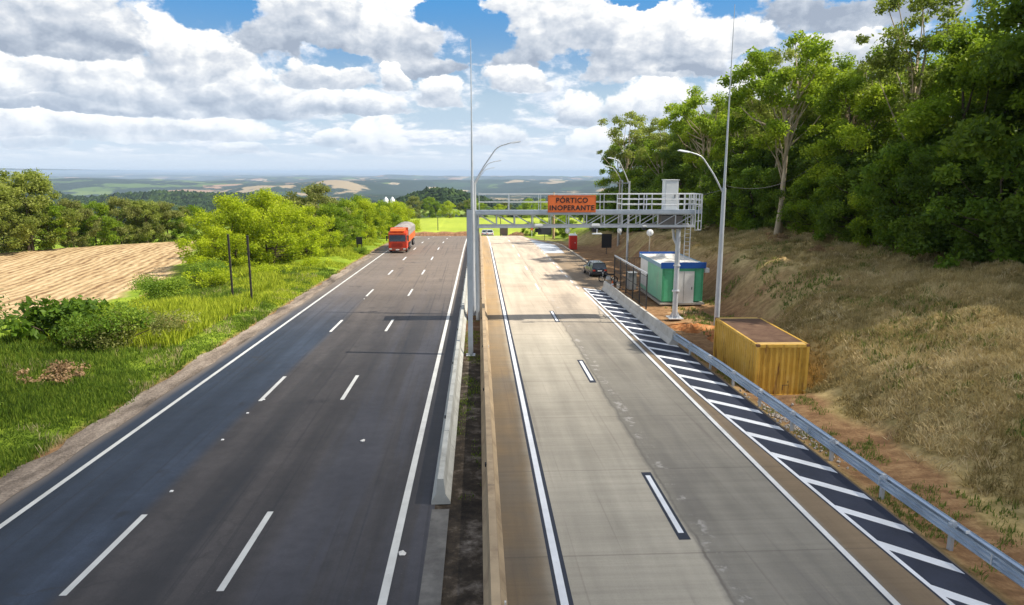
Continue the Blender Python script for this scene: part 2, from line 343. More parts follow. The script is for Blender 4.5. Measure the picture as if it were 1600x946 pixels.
def build_ground():
    def axis(a,b,step,g,far):
        c=list(np.arange(a,b,step)); s=step;v=b
        while v<far: c.append(v); s*=g; v+=s
        c.append(far); s=step;v=a-step;left=[]
        while v>-far: left.append(v); s*=g; v-=s
        left.append(-far); return np.array(left[::-1]+c)
    xs=axis(-40,36,.45,1.032,70000.); ys=axis(8,130,.5,1.022,70000.)
    ys=np.concatenate([[-70000,-20000,-6000,-2000,-700,-250,-120,-60,-30,-10],ys[ys>-4]])
    X,Y=np.meshgrid(xs,ys); nx,ny=len(xs),len(ys)
    Z=terrain(X,Y); Z-= (X**2+Y**2)/(2*6.371e6)*0
    V=np.stack([X,Y,Z],-1).reshape(-1,3).astype(np.float32)
    i=np.arange(nx-1)[None,:]+nx*np.arange(ny-1)[:,None]; F=np.stack([i,i+1,i+nx+1,i+nx],-1).reshape(-1,4)
    me=bpy.data.meshes.new('ground'); me.vertices.add(len(V)); me.vertices.foreach_set('co',V.reshape(-1))
    me.loops.add(F.size); me.loops.foreach_set('vertex_index',F.reshape(-1).astype(np.int32)); me.polygons.add(len(F))
    me.polygons.foreach_set('loop_start',np.arange(0,F.size,4,dtype=np.int32)); me.polygons.foreach_set('loop_total',np.full(len(F),4,dtype=np.int32))
    me.polygons.foreach_set('use_smooth',np.ones(len(F),dtype=bool)); me.update(calc_edges=True)
    X=X.reshape(-1);Y=Y.reshape(-1); r=np.hypot(X,Y); A=np.degrees(np.arctan2(X,Y)); nz=fbm(X*.35,Y*.35,4)-.47; nz2=fbm(X*.12+40,Y*.12,3)-.47
    foot=np.interp(Y,FY,FX); t=X-foot
    dry=ss(X,10,12)*(1-ss(Y+nz2*40,112,128))
    edge=13.0+1.1*ss(Y,8,20)
    earth=ss(X,11.5,12)*(1-ss(X+nz*3.2,14.4,15.3))*(1-ss(Y,110,125)*.7)
    earth=np.maximum(earth, ss(Y,36,42)*(1-ss(Y,105,118))*ss(X,11.5,12)*(1-ss(t+nz*9,.6,6.6))*(1-.0*nz))
    earth=np.maximum(earth, .85*ss(nz2+ .0*Y,.06,.13)*ss(Y,40,46)*(1-ss(Y,80,95))*ss(t,0,2)*(1-ss(t,7,10)))
    earth=np.where(np.abs(X)<1.6,1.,earth); earth=np.where((X<-13.5)&(X>-15.6),1.,earth)
    earth=np.where((X<-14)&(X>-60)&(Y>146)&(Y<160),0,earth)
    fl=fieldline(X,Y); bound=np.interp(Y,[30,45,55,62,75,87,115],[-42,-40,-34.5,-32.5,-34,-36.5,-46])
    field=ss(-(X-bound)+nz*3,-.5,.8)*(1-ss(fl,-1,1))*ss(Y+nz*3,34,36)
    lime=ss(Y,165,175)*(1-ss(r,345,360))*ss(A,-14,-11)*(1-ss(A,12,16))*(X>-60)
    earth=np.maximum(earth,ss(Y,168,170)*(1-ss(Y,176,178))*ss(X,-24,-22)*(1-ss(X,-3,-1)))
    far=ss(r,350,420); far=np.maximum(far,0)
    pa=lambda px: math.degrees(math.atan((px-748)/1067))
    forest=ss(A,pa(90),pa(150))*(1-ss(A,pa(470),pa(500)))*ss(r,900,1100)*(1-ss(r+nz2*300,1850,2000))
    forest=np.maximum(forest,np.exp(-((A-pa(90))/3)**2-((r-2300)/450)**2)*1.6)
    fo2=(fbm(X/240,Y/240,4)>.50)*ss(r,520,600)*(1-ss(r,1300,1500))*ss(A,pa(520),pa(560))
    forest=np.clip(np.maximum(forest,fo2),0,1)
    meadow=ss(A,pa(560),pa(600))*ss(r,500,560)*(1-ss(r,1050,1200))*(1-ss(A,pa(800),pa(860)))*(1-forest)
    for nm,a in dict(dry=dry,earth=np.clip(earth,0,1),field=field,lime=lime,far=far,forest=forest,meadow=meadow).items():
        at=me.attributes.new(nm,'FLOAT','POINT'); at.data.foreach_set('value',np.asarray(a,dtype=np.float32))
    me.materials.append(ground_mat()); o=link('ground',me); tag(o,kind='structure'); return o
build_ground()
# ------------------------------------------------------------------ roads
def strip(x0,x1,y0,y1,dz,step=2.0,fx0=None,fx1=None,skirt=0):
    mb=MB(); n=max(1,int(math.ceil((y1-y0)/step))); vs=[]
    for i in range(n+1):
        y=y0+(y1-y0)*i/n; a=fx0(y) if fx0 else x0; b=fx1(y) if fx1 else x1; z=ZR(y)+dz
        vs+=[(a,y,z),(b,y,z)]
        if skirt: vs+=[(a-.001,y,z-skirt),(b+.001,y,z-skirt)]
    k=4 if skirt else 2
    fs=[]
    for i in range(n):
        j=i*k; fs.append((j,j+1,j+k+1,j+k))
        if skirt: fs+=[(j+2,j,j+k,j+k+2),(j+1,j+3,j+k+3,j+k+1)]
    mb.add(vs,fs); return mb
def asphalt_mat():
    m,n=newmat('worn_asphalt'); p=n.pos(); x,y,z=n.sep(p)
    st=n.V('MULTIPLY',p,(1,.035,1)); s1=n.noise(st,.9,5,.6); s2=n.noise(n.V('MULTIPLY',p,(1,.25,1)),.5,6,.6); g=n.noise(p,26,4,.8)
    xw=n.M('ADD',x,n.M('MULTIPLY',n.M('SUBTRACT',n.noise(n.V('MULTIPLY',p,(.2,.05,0)),.6,3),.5),.9))
    blue=n.mr(xw,-9.3,-9.9,0,1,smooth=True)
    c=n.mix(blue,(.046,.041,.039),(.028,.038,.056))
    # resurfaced darker lane by wheel paths
    wp=n.M('ADD',n.M('SINE',n.M('MULTIPLY',n.M('ADD',xw,.3),2*PI/1.78)),0.)
    c=n.mul(c,n.mr(wp,-1,1,.90,1.10))
    c=n.mul(c,n.mr(s1,.3,.7,.62,1.38)); c=n.mul(c,n.mr(s2,.3,.7,.84,1.18)); c=n.mul(c,n.mr(g,.3,.7,.78,1.24))
    sm=n.M('MULTIPLY',n.mr(xw,-5.6,-5.0,smooth=True),n.mr(s1,.46,.56)); c=n.mix(n.M('MULTIPLY',sm,.5),c,(.052,.056,.072))
    c=n.mix(n.M('MULTIPLY',n.mr(y,40,72,smooth=True),.7),c,(.25,.195,.145))  # far stretch painted lighter and warmer, as sunlit asphalt
    c=n.mul(c,n.mr(n.noise(n.V('MULTIPLY',p,(.16,1.2,1)),.35,4,.6),.35,.65,.9,1.1))
    blo=n.noise(p,2.4,6,.7); c=n.mul(c,n.mr(blo,.3,.7,.84,1.16))
    sp=n.vor(p,7.); c=n.mix(n.M('MULTIPLY',n.mr(sp,.05,.12,1,0),n.M('MULTIPLY',n.mr(n.noise(p,.8,3),.52,.6),.35)),c,(.20,.18,.16))
    tk=n.noise(n.V('MULTIPLY',n.V('ADD',p,n.xyz(n.M('MULTIPLY',y,.012),0.,0.)),(3.2,.022,0)),1.5,3,.65); c=n.mix(n.M('MULTIPLY',n.mr(tk,.58,.66),.45),c,(.020,.020,.022))
    oil=n.mr(n.noise(n.V('MULTIPLY',p,(1,.5,1)),1.1,3,.5),.66,.74); c=n.mix(n.M('MULTIPLY',oil,.5),c,(.018,.017,.017))
    # cracks
    cr=n.vor(n.V('ADD',n.V('MULTIPLY',p,(.12,.55,0)),n.V('SCALE',n.noise(p,.8,4,out=1),None,sc=.35)),.45,'DISTANCE_TO_EDGE'); crm=n.M('MULTIPLY',n.mr(cr,.002,.006,1,0),n.mr(n.noise(p,.07,2),.48,.56))
    c=n.mix(n.M('MULTIPLY',crm,.55),c,(.03,.028,.027))
    ed=n.mr(n.M('ADD',x,n.M('MULTIPLY',s2,.5)),-13.75,-13.4,0,1); c=n.mix(n.M('MULTIPLY',n.M('SUBTRACT',1.,ed),.75),c,(.19,.155,.12))
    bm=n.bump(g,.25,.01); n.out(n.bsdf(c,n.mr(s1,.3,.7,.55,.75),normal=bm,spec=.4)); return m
def concrete_road_mat():
    m,n=newmat('road_concrete'); p=n.pos(); x,y,z=n.sep(p)
    st=n.noise(n.V('MULTIPLY',p,(1,.05,1)),1.2,5,.6); bl=n.noise(p,.28,6,.6); cross=n.noise(n.V('MULTIPLY',p,(.12,3.5,1)),1.4,4,.7); g=n.noise(p,30,3,.7)
    xs=n.M('ADD',x,n.M('MULTIPLY',n.M('SUBTRACT',n.noise(n.V('MULTIPLY',p,(.3,.5,0)),.8,5,.65),.5),.5))
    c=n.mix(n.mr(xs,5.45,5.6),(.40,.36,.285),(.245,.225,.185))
    c=n.mix(n.M('MULTIPLY',n.mr(y,36,62,smooth=True),.85),c,(.60,.485,.365))  # sunlit look of the far slabs is put into the colour
    # brown dirty strip beside the median wall and beside the hatching
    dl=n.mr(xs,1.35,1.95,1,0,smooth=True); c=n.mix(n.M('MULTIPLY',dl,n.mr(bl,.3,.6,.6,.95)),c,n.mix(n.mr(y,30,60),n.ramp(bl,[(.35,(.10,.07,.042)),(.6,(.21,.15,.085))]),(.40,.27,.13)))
    dr=n.mr(xs,9.25,9.45); c=n.mix(n.M('MULTIPLY',dr,.85),c,(.235,.165,.095))
    c=n.mul(c,n.mr(st,.3,.7,.84,1.12)); c=n.mul(c,n.mr(bl,.3,.7,.86,1.14)); c=n.mul(c,n.mr(cross,.3,.7,.90,1.08)); c=n.mul(c,n.mr(g,.3,.7,.93,1.06))
    lane=n.M('MULTIPLY',n.mr(x,5.6,5.7),n.mr(n.noise(n.V('MULTIPLY',p,(1.,.12,1)),1.1,4),.5,.62)); c=n.mix(n.M('MULTIPLY',lane,.28),c,(.13,.12,.11))
    jm=n.M('ABSOLUTE',n.M('SUBTRACT',n.M('FRACT',n.M('DIVIDE',y,5.2)),.5)); j=n.mr(jm,.492,.497); c=n.mix(n.M('MULTIPLY',j,.33),c,(.09,.075,.06))
    jl=n.mr(n.M('ABSOLUTE',n.M('SUBTRACT',xs,5.62)),.02,.05,1,0); c=n.mix(n.M('MULTIPLY',jl,n.mr(bl,.35,.6,.15,.5)),c,(.10,.085,.07))
    # pale drips of spilt cement beside the seam
    dp=n.M('MULTIPLY',n.mr(n.M('ABSOLUTE',n.M('SUBTRACT',x,5.95)),.12,.28,1,0),n.mr(n.noise(p,1.6,5,.7),.55,.62)); c=n.mix(n.M('MULTIPLY',dp,.7),c,(.44,.41,.37))
    # old tyre marks
    tm=n.noise(n.V('MULTIPLY',n.V('ADD',p,n.xyz(n.M('MULTIPLY',y,.028),0.,0.)),(2.6,.03,0)),1.7,3,.6); c=n.mix(n.M('MULTIPLY',n.mr(tm,.60,.66),.22),c,(.12,.09,.08))
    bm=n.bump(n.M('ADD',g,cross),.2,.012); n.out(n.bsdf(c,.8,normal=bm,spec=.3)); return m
def paint_mat(name,col,wear=.25):
    m,n=newmat(name); p=n.pos(); w=n.mr(n.noise(p,5,5,.7),.60,.72)
    w2=n.noise(p,1.1,4,.6)
    c=n.mul(col,n.mr(w2,.3,.7,.84,1.08)); c=n.mix(n.M('MULTIPLY',w,wear),c,(.16,.145,.125)); n.out(n.bsdf(c,.6,spec=.3)); return m
def plain(name,col,rough=.6,metal=0,var=.15,scale=3,spec=.5,dirt=None,dirtamt=.4,bump=0,**kw):
    m,n=newmat(name); p=n.obj(); q=n.noise(p,scale,5,.65)
    c=n.mul(col,n.mr(q,.3,.7,1-var,1+var))
    if dirt is not None:
        d=n.mr(n.noise(p,scale*.6,6,.7),.5,.68); c=n.mix(n.M('MULTIPLY',d,dirtamt),c,dirt)
    nb=n.bump(n.noise(p,scale*8,4,.7),bump,.02) if bump else None
    n.out(n.bsdf(c,n.mr(q,.3,.7,max(.02,rough-.08),min(1,rough+.08)),metal,normal=nb,spec=spec,**kw)); return m
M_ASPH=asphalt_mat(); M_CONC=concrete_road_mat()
M_WHITE=paint_mat('white_paint',(.74,.74,.72)); M_FWHITE=paint_mat('fresh_white_paint',(.80,.82,.84),.12); M_BLACKP=paint_mat('black_paint',(.035,.04,.055),.2)
def newasph():
    m,n=newmat('fresh_asphalt'); p=n.pos(); g=n.noise(p,45,3,.7); b=n.noise(p,.9,5,.6)
    c=n.mul((.034,.040,.060),n.mr(b,.3,.7,.8,1.25)); c=n.mul(c,n.mr(g,.3,.7,.8,1.2)); n.out(n.bsdf(c,.75,normal=n.bump(g,.4,.01),spec=.3)); return m
M_NEWA=newasph()
def gravel_mat():
    m,n=newmat('gravel'); p=n.pos(); a=n.vor(p,14,out=1); b=n.noise(n.V('MULTIPLY',p,(1,.25,1)),1.1,5,.65)
    c=n.ramp(b,[(.32,(.10,.082,.066)),(.5,(.25,.20,.155)),(.7,(.40,.33,.26))]); c=n.mul(c,n.mr(n.sep(a)[0],0,1,.75,1.2))
    n.out(n.bsdf(c,.95,normal=n.bump(n.vor(p,14),.8,.03),spec=.1)); return m
M_GRAV=gravel_mat()
Y0=-40
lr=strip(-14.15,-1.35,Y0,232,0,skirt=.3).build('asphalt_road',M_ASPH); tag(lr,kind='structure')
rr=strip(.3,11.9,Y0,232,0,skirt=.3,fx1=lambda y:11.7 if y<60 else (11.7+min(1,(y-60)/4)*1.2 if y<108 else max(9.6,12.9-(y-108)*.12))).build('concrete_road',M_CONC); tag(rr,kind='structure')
wob=lambda y,k,a:a*(float(fbm(np.array([y*k]),np.array([k*9.]),3)[0])-.45)
gs=strip(-15.3,-14.1,Y0,170,.012,step=.5,fx0=lambda y:-15.15+wob(y,.6,.9),fx1=lambda y:-14.08+wob(y,.9,.3)).build('gravel_shoulder',M_GRAV); tag(gs,kind='structure')
def dash(parent,x,y0,y1,w=.15,mat=None,name='lane_dash',dz=.008): return strip(x-w/2,x+w/2,y0,y1,dz).build(name,mat or M_WHITE,parent)
M_LW=paint_mat('dull_white_paint',(.62,.62,.58),.3)
strip(-13.27,-13.09,Y0,175,.006).build('edge_line',M_LW,lr); strip(-2.33,-2.13,Y0,175,.006).build('edge_line',M_LW,lr)
for x in (-9.55,-6.03):
    k=14.5
    while k<170: dash(lr,x,k,k+3.9,.17,M_LW if k<60 else M_WHITE,dz=.006); k+=14.3
    dash(lr,x,.2,4.1,.17,M_LW,dz=.006)
for y in (19.9,24.2,27.2,29.,56.):
    mb=MB(); mb.box((0,0,.012),(.10,.10,.024),taper=.7); mb.build('road_stud',M_WHITE,lr,(-9.5+wob(y,3,.3),y,ZR(y)+.003))
# right road markings with dark outline
strip(1.66,2.04,Y0,105,.004).build('line_border',M_BLACKP,rr); strip(1.75,1.93,Y0,165,.008).build('edge_line',M_FWHITE,rr)
strip(9.14,9.30,Y0,58.5,.008).build('edge_line',M_WHITE,rr); strip(9.08,9.14,Y0,50,.004).build('line_border',M_BLACKP,rr)
k=16.6
while k<160:
    if k<60: dash(rr,5.36,k-.35,k+3.95,.32,M_BLACKP,'dash_border',.004)
    dash(rr,5.36,k,k+3.7,.15,M_FWHITE); k+=14.6
k=60.5
while k<150: dash(rr,9.0,k,k+2.0,.15,M_WHITE,'edge_dash'); k+=4.
bx=lambda y: np.interp(y,[0,13,30,50,59,62],[11.05,10.34,9.63,9.45,9.42,9.42])
hr=lambda y: float(np.interp(y,[-10,58,61.5],[11.72,11.5,9.6]))
strip(0,0,0,61.5,.004,step=1,fx0=lambda y:float(bx(y)),fx1=hr).build('fresh_asphalt_wedge',M_NEWA,rr)
strip(0,0,0,61,.010,step=1,fx0=lambda y:float(bx(y))+.05,fx1=lambda y:float(bx(y))+.17).build('hatch_border_line',M_FWHITE,rr)
yy=2.6; 
while yy<60.5:
    # slanted stripe: near end right, far end left
    ys=yy+1.55
    a=float(bx(ys))+.17; b=hr(yy)-.06; L=b-a; ya=yy+L*1.0; mb=MB()
    w=.46
    vs=[(a,ya,ZR(ya)+.008),(b,yy,ZR(yy)+.008),(b,yy+w,ZR(yy+w)+.008),(a,ya+w,ZR(ya+w)+.008)]
    if L>.25: mb.add(vs,[(0,1,2,3)]).build('hatch_stripe',M_FWHITE,rr)
    yy+=1.95
# pale hatched strip far along on the right shoulder
strip(0,0,94,124,.004,fx0=lambda y:9.2,fx1=lambda y:float(np.interp(y,[94,108,124],[11.9,12.2,9.6]))).build('painted_shoulder',paint_mat('pale_blue_paint',(.50,.53,.57),.7),rr)
# kerb along the lay-by
strip(0,0,60,118,.11,skirt=.25,fx0=lambda y:float(np.interp(y,[60,64,108,118],[12.35,13.15,12.95,11.8])),fx1=lambda y:float(np.interp(y,[60,64,108,118],[12.6,13.45,13.25,12.1]))).build('kerb',plain('kerb_concrete',(.42,.36,.28),.9,var=.2,scale=.8),rr)
# median
def median_mat():
    m,n=newmat('median_soil'); p=n.pos(); b=n.noise(p,1.3,6,.7); g=n.noise(p,7,5,.7)
    c=n.ramp(b,[(.35,(.028,.024,.02)),(.52,(.06,.048,.036)),(.62,(.15,.125,.10)),(.7,(.26,.23,.19))])
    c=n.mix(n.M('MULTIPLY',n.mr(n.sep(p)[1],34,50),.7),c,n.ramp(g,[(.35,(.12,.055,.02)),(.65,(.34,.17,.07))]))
    n.out(n.bsdf(c,.95,normal=n.bump(n.M('ADD',b,g),.7,.06),spec=.1)); return m
md=strip(-1.36,.32,Y0,175,-.03).build('median_strip',median_mat()); tag(md,kind='structure')
strip(-1.42,-.92,Y0,18.3,.006).build('concrete_slab',plain('median_slab_concrete',(.13,.125,.115),.9,var=.35,scale=2.,dirt=(.06,.055,.05),dirtamt=.6),md)
# ------------------------------------------------------------------ overhead cloud (its shade lies over the near road) and haze
def build_air():
    m,n=newmat('overhead_cloud'); o=n.obj(); x,y,z=n.sep(o)
    r=n.M('SQRT',n.M('ADD',n.M('MULTIPLY',x,x),n.M('MULTIPLY',y,y)))
    r=n.M('ADD',r,n.M('MULTIPLY',n.M('SUBTRACT',n.noise(o,2.6,5,.55),.5),.45))
    a=n.mr(r,.42,.95,.82,0,smooth=True)
    tr=n.n.new('ShaderNodeBsdfTransparent'); df=n.n.new('ShaderNodeBsdfDiffuse'); n.put(df,0,(.85,.86,.88))
    mx=n.n.new('ShaderNodeMixShader'); n.l.new(a,mx.inputs[0]); n.l.new(tr.outputs[0],mx.inputs[1]); n.l.new(df.outputs[0],mx.inputs[2]); n.out(mx.outputs[0])
    me=bpy.data.meshes.new('cloud'); bm=bmesh.new(); bmesh.ops.create_icosphere(bm,subdivisions=5,radius=1)
    for v in bm.verts:
        c=v.co; k=1+.16*(float(fbm(np.array([c.x*3+9]),np.array([c.y*3+c.z*2+5]),4)[0])-.45); v.co=c*k
        if v.co.z<0: v.co.z*=.35
    bm.to_mesh(me); bm.free(); me.materials.append(m); me.polygons.foreach_set('use_smooth',[True]*len(me.polygons))
    c=link('cloud',me); gp=Vector((-5,-42,0)); P=gp+S_DIR*360; c.location=P; c.scale=(190,96,26); tag(c,kind='structure')
    m,n=newmat('haze_air'); v=n.n.new('ShaderNodeVolumePrincipled'); v.inputs['Color'].default_value=(.60,.76,.96,1); v.inputs['Density'].default_value=HAZE; v.inputs['Anisotropy'].default_value=.0
    n.out(None,v.outputs[0])
    mb=MB(); mb.box((0,0,0),(1,1,1)); h=mb.build('haze',m); h.scale=(150000,150000,1300); h.location=(0,0,45-650); tag(h,kind='stuff')
HAZE=6.5e-5
build_air()
# ------------------------------------------------------------------ materials: things
M_GALV=plain('galvanised_steel',(.62,.64,.66),.45,.35,.12,2.5)
M_GALVP=plain('galvanised_pole',(.52,.55,.58),.5,.35,.1,1.2)
M_RAIL=plain('guardrail_steel',(.55,.64,.74),.38,.7,.10,2)
M_JER=plain('barrier_concrete',(.44,.44,.40),.9,var=.16,scale=1.4,dirt=(.20,.19,.16),dirtamt=.55,bump=.3)
M_JERB=plain('barrier_concrete_weathered',(.40,.30,.185),.9,var=.2,scale=.9,dirt=(.17,.115,.07),dirtamt=.75,bump=.3)
M_BLACK=plain('matt_black',(.018,.018,.02),.7)
M_DARK=plain('dark_steel',(.05,.05,.055),.6,.3)
M_WPL=plain('white_enamel',(.78,.79,.78),.45,var=.05,scale=2,dirt=(.4,.37,.32),dirtamt=.2)
M_LENS=plain('lamp_glass',(.55,.57,.6),.25)
M_GLASS=plain('dark_glass',(.02,.03,.04),.08,spec=.8)
M_RUB=plain('rubber',(.02,.02,.02),.85)
M_CHR=plain('bright_metal',(.6,.6,.62),.25,.9)
# ------------------------------------------------------------------ barriers and guardrail
JP=[(-.28,0),(-.28,.08),(-.14,.32),(-.09,.80),(.09,.80),(.14,.32),(.28,.08),(.28,0)]
def left_barrier():
    t=thing('concrete_barrier',(-1.18,18.6,ZR(18.6)),'pale grey precast concrete barrier beside the dark asphalt road, its blunt end nearest','barrier')
    y=0; 
    while y<92:
        mb=MB(); a=18.6+y+.012;b=18.6+y+3.98
        mb.sweep(JP,[(0,q-18.6,ZR(q)-ZR(18.6)) for q in (a,b)]); mb.build('barrier_block',M_JER,t,bevel=.012)
        if (y//4)%2==1:
            mb=MB(); mb.box((-.15,y+2,ZR(y+20.6)-ZR(18.6)+.60),(.05,.12,.1)); mb.build('delineator',M_BLACK,t)
        y+=4
left_barrier()
def right_barrier():
    t=thing('median_wall',(.30,0,0),'long tan weathered cast concrete median wall beside the pale concrete road','barrier')
    P=[(-.27,-.05),(-.27,.06),(-.16,.28),(-.11,.86),(.08,.86),(.12,.32),(.26,.08),(.26,-.05)]
    mb=MB(); mb.sweep(P,[(0,q,ZR(q)) for q in np.arange(-30,166,4)]); mb.build('wall_body',M_JERB,t)
    cap=plain('wall_top_coating',(.50,.44,.31),.9,var=.15,scale=1.5,dirt=(.25,.19,.12),dirtamt=.5)
    q=4
    while q<120:
        mb=MB(); mb.box((-.145,q,ZR(q)+.62),(.06,.14,.10)); mb.build('delineator',M_BLACK,t)
        if int(q)%3==0: mb=MB(); mb.box((.20,q+1.2,ZR(q)+.30),(.04,.07,.12)); mb.build('reflector',M_WPL,t)
        q+=8
    for q in range(18,110,12):
        mb=MB(); mb.box((-.015,q,ZR(q)+.8605),(.195,.02,.004)); mb.build('joint',M_DARK,t)
right_barrier()
def lay_barrier():
    t=thing('roadside_barrier',(11.35,38.3,ZR(38.3)),'short whitish concrete barrier between the striped area and the green cabin','barrier')
    pts=[(float(np.interp(q,[38.3,60],[0,-.1])),q-38.3,ZR(q)-ZR(38.3)) for q in np.linspace(38.3,60,9)]
    mb=MB(); mb.sweep(JP,pts); mb.build('barrier_body',plain('roadside_barrier_concrete',(.52,.50,.45),.9,var=.14,scale=1.2,dirt=(.27,.23,.18),dirtamt=.5,bump=.3),t,bevel=.015)
lay_barrier()
def guardrail():
    gx=lambda y: float(np.interp(y,[2,13.2,18.5,26,32,38.6,39.8],[12.3,12.12,11.96,11.85,11.70,11.36,11.30]))
    t=thing('guardrail',(12,10,ZR(10)),'galvanised steel guardrail running beside the striped area from the concrete barrier towards the camera','guardrail')
    def Q(y,dx=0,z=0): return (gx(y)+dx-12,y-10,ZR(y)-ZR(10)+z-.10)
    ys=np.linspace(2,39.6,60)
    prof=[(-.085,.40),(-.085,.44),(-.02,.48),(-.02,.52),(-.085,.56),(-.085,.62),(-.02,.66),(-.02,.70),(-.085,.74),(-.085,.79),(-.080,.79),(-.075,.74),(-.012,.70),(-.012,.66),(-.075,.62),(-.075,.56),(-.012,.52),(-.012,.48),(-.075,.44),(-.078,.40)]
    prof=[(q[0]*.9,.60+(q[1]-.595)*.76) for q in prof]
    mb=MB(); mb.sweep(prof,[Q(y) for y in ys]); mb.build('beam',M_RAIL,t)
    prof2=[(-.0+.16-q[0]-.0,q[1]) for q in prof]
    mb=MB(); mb.sweep([(q[0]-.02,q[1]) for q in prof2],[Q(y) for y in ys]); mb.build('rear_beam',M_RAIL,t)
    y=4
    while y<38:
        p=MB(); x0,y0,z0=Q(y,.07); p.box((x0,y0,z0+.3),(.09,.13,1.0)); po=p.build('post',M_GALVP,t)
        s=MB(); s.box((x0,y0,z0+.68),(.20,.10,.12)); s.build('spacer',M_GALVP,po)
        y+=2.9
    y=5.4
    while y<38:
        m=MB(); a0=Q(y,-.088,.60); m.box(a0,(.012,.05,.27)); m.build('lap_joint',M_GALVP,t); y+=4.35
    for y in (9,15,21,27,33):
        m=MB(); x0,y0,z0=Q(y,.0,.81); m.box((x0,y0,z0),(.1,.03,.07)); m.build('reflector',M_WPL,t)
guardrail()
# ------------------------------------------------------------------ lamp posts
def lamp_post(x,y,h,arm,label,side,rod=None,curve=0,base_z=None,r0=.17,armrise=2.6):
    z=base_z if base_z is not None else ZR(y)-.03
    t=thing('street_lamp',(x,y,z),label,'street lamp','street lamps along the motorway')
    mb=MB(); mb.tube([(0,0,0),(0,0,.35),(0,0,h*.5),(0,0,h)],[r0,r0*.96,r0*.84,r0*.66],12); mb.tube([(0,0,0),(0,0,.04)],[.26,.26],12); mb.build('pole',M_GALVP,t)
    a=[(0,0,h-.4),(side*arm*.30,0,h+armrise*.38),(side*arm*.58,0,h+armrise*.80),(side*arm*.64,0,h+armrise*.86),(side*arm*.74,0,h+armrise*.92),(side*arm,0,h+armrise)]
    mb=MB(); mb.tube(a,[.06,.052,.046,.044,.042,.04],8); mb.build('lamp_arm',M_GALVP,t)
    mb=MB(); mb.box((0,0,0),(.75,.28,.09),taper=.7); hd=mb.build('lamp_head',M_GALVP,t,(side*(arm+.3),0,h+armrise+.05)); hd.rotation_euler=(0,-side*R(10),0)
    mb=MB(); mb.box((side*.05,0,-.06),(.55,.22,.03)); mb.build('lamp_lens',M_LENS,hd)
    if rod: mb=MB(); mb.tube([(0,0,h-.1),(0,0,h+rod*.5),(0,0,h+rod)],[r0*.5,.045,.018],8); mb.build('lightning_rod',M_GALVP,t)
    return t
lamp_post(-.42,48.6,9.6,2.75,'tall grey lamp post with a thin rod, in the median at the gantry\'s left end',1,rod=9.4,r0=.18)
lamp_post(-.42,82,9.9,2.5,'second lamp post in the median, just behind the tall one with the thin rod',1,r0=.13,armrise=2.2)
lamp_post(-.45,114,10.1,2.5,'farthest lamp post in the median, smallest of the three lamps there',1,r0=.13,armrise=2.2)
lamp_post(15.95,44.2,9.45,2.5,'tall grey lamp post with a long thin rod, standing right behind the yellow container',-1,rod=11.2,base_z=TZ(15.95,44.2)-.2,r0=.19,armrise=2.3)
lamp_post(17.6,80,9.9,2.0,'lamp post by the fence beyond the green cabin, its arm reaching left over the gantry',-1,base_z=TZ(17.6,80)-.2,r0=.15,armrise=2.6)
lamp_post(21.6,103,8.4,2.2,'most distant lamp post on the right roadside, in front of the leftmost trees',-1,base_z=TZ(21.6,103)-.2,r0=.14,armrise=2.0)
t=thing('steel_post',(-.50,36.6,ZR(36.6)-.03),'thick plain grey square steel column in the median, nearer than the lamp posts','post')
mb=MB(); mb.box((0,0,4.0),(.27,.27,8.0)); mb.build('column',plain('blue_grey_galvanised',(.40,.44,.48),.5,.4,.12,1.5),t,bevel=.02)
mb=MB(); mb.box((0,0,.02),(.5,.5,.04)); mb.build('base_plate',M_GALV,t)
mb=MB(); mb.box((0,0,8.01),(.28,.28,.02)); mb.build('cap',M_DARK,t)
# utility pole with cross bar
zt=TZ(20.2,98)
t=thing('utility_pole',(20.2,98,zt-.2),'pale concrete utility pole with a crossbar and insulators, left of the distant lamp post','utility pole')
mb=MB(); mb.tube([(0,0,0),(0,0,9.6)],[.2,.12],10); mb.build('pole',plain('pole_concrete',(.42,.39,.34),.9),t)
mb=MB(); mb.box((0,0,9.15),(2.6,.12,.14)); mb.build('crossbar',M_GALVP,t)
for dx in (-1.15,-.4,.4,1.15):
    mb=MB(); mb.tube([(dx,0,9.22),(dx,0,9.3),(dx,0,9.42)],[.04,.07,.03],8); mb.build('insulator',M_WPL,t)
def cable(a,b,sag,name,label,grp=None):
    a=Vector(a);b=Vector(b); mb=MB(); mb.tube([a.lerp(b,i/24)-Vector((0,0,sag*4*(i/24)*(1-i/24))) for i in range(25)],.018,5); o=mb.build(name,M_DARK); tag(o,label,'cable',grp)
cable((16.05,44.2,8.1),(20.2,98,zt+9.1),1.4,'overhead_cable','black overhead cable hanging from the tall right lamp post to the utility pole')
cable((16.0,44.3,8.3),(27,55,9.6),.8,'overhead_cable','black cable running from the tall right lamp post into the trees on its right')
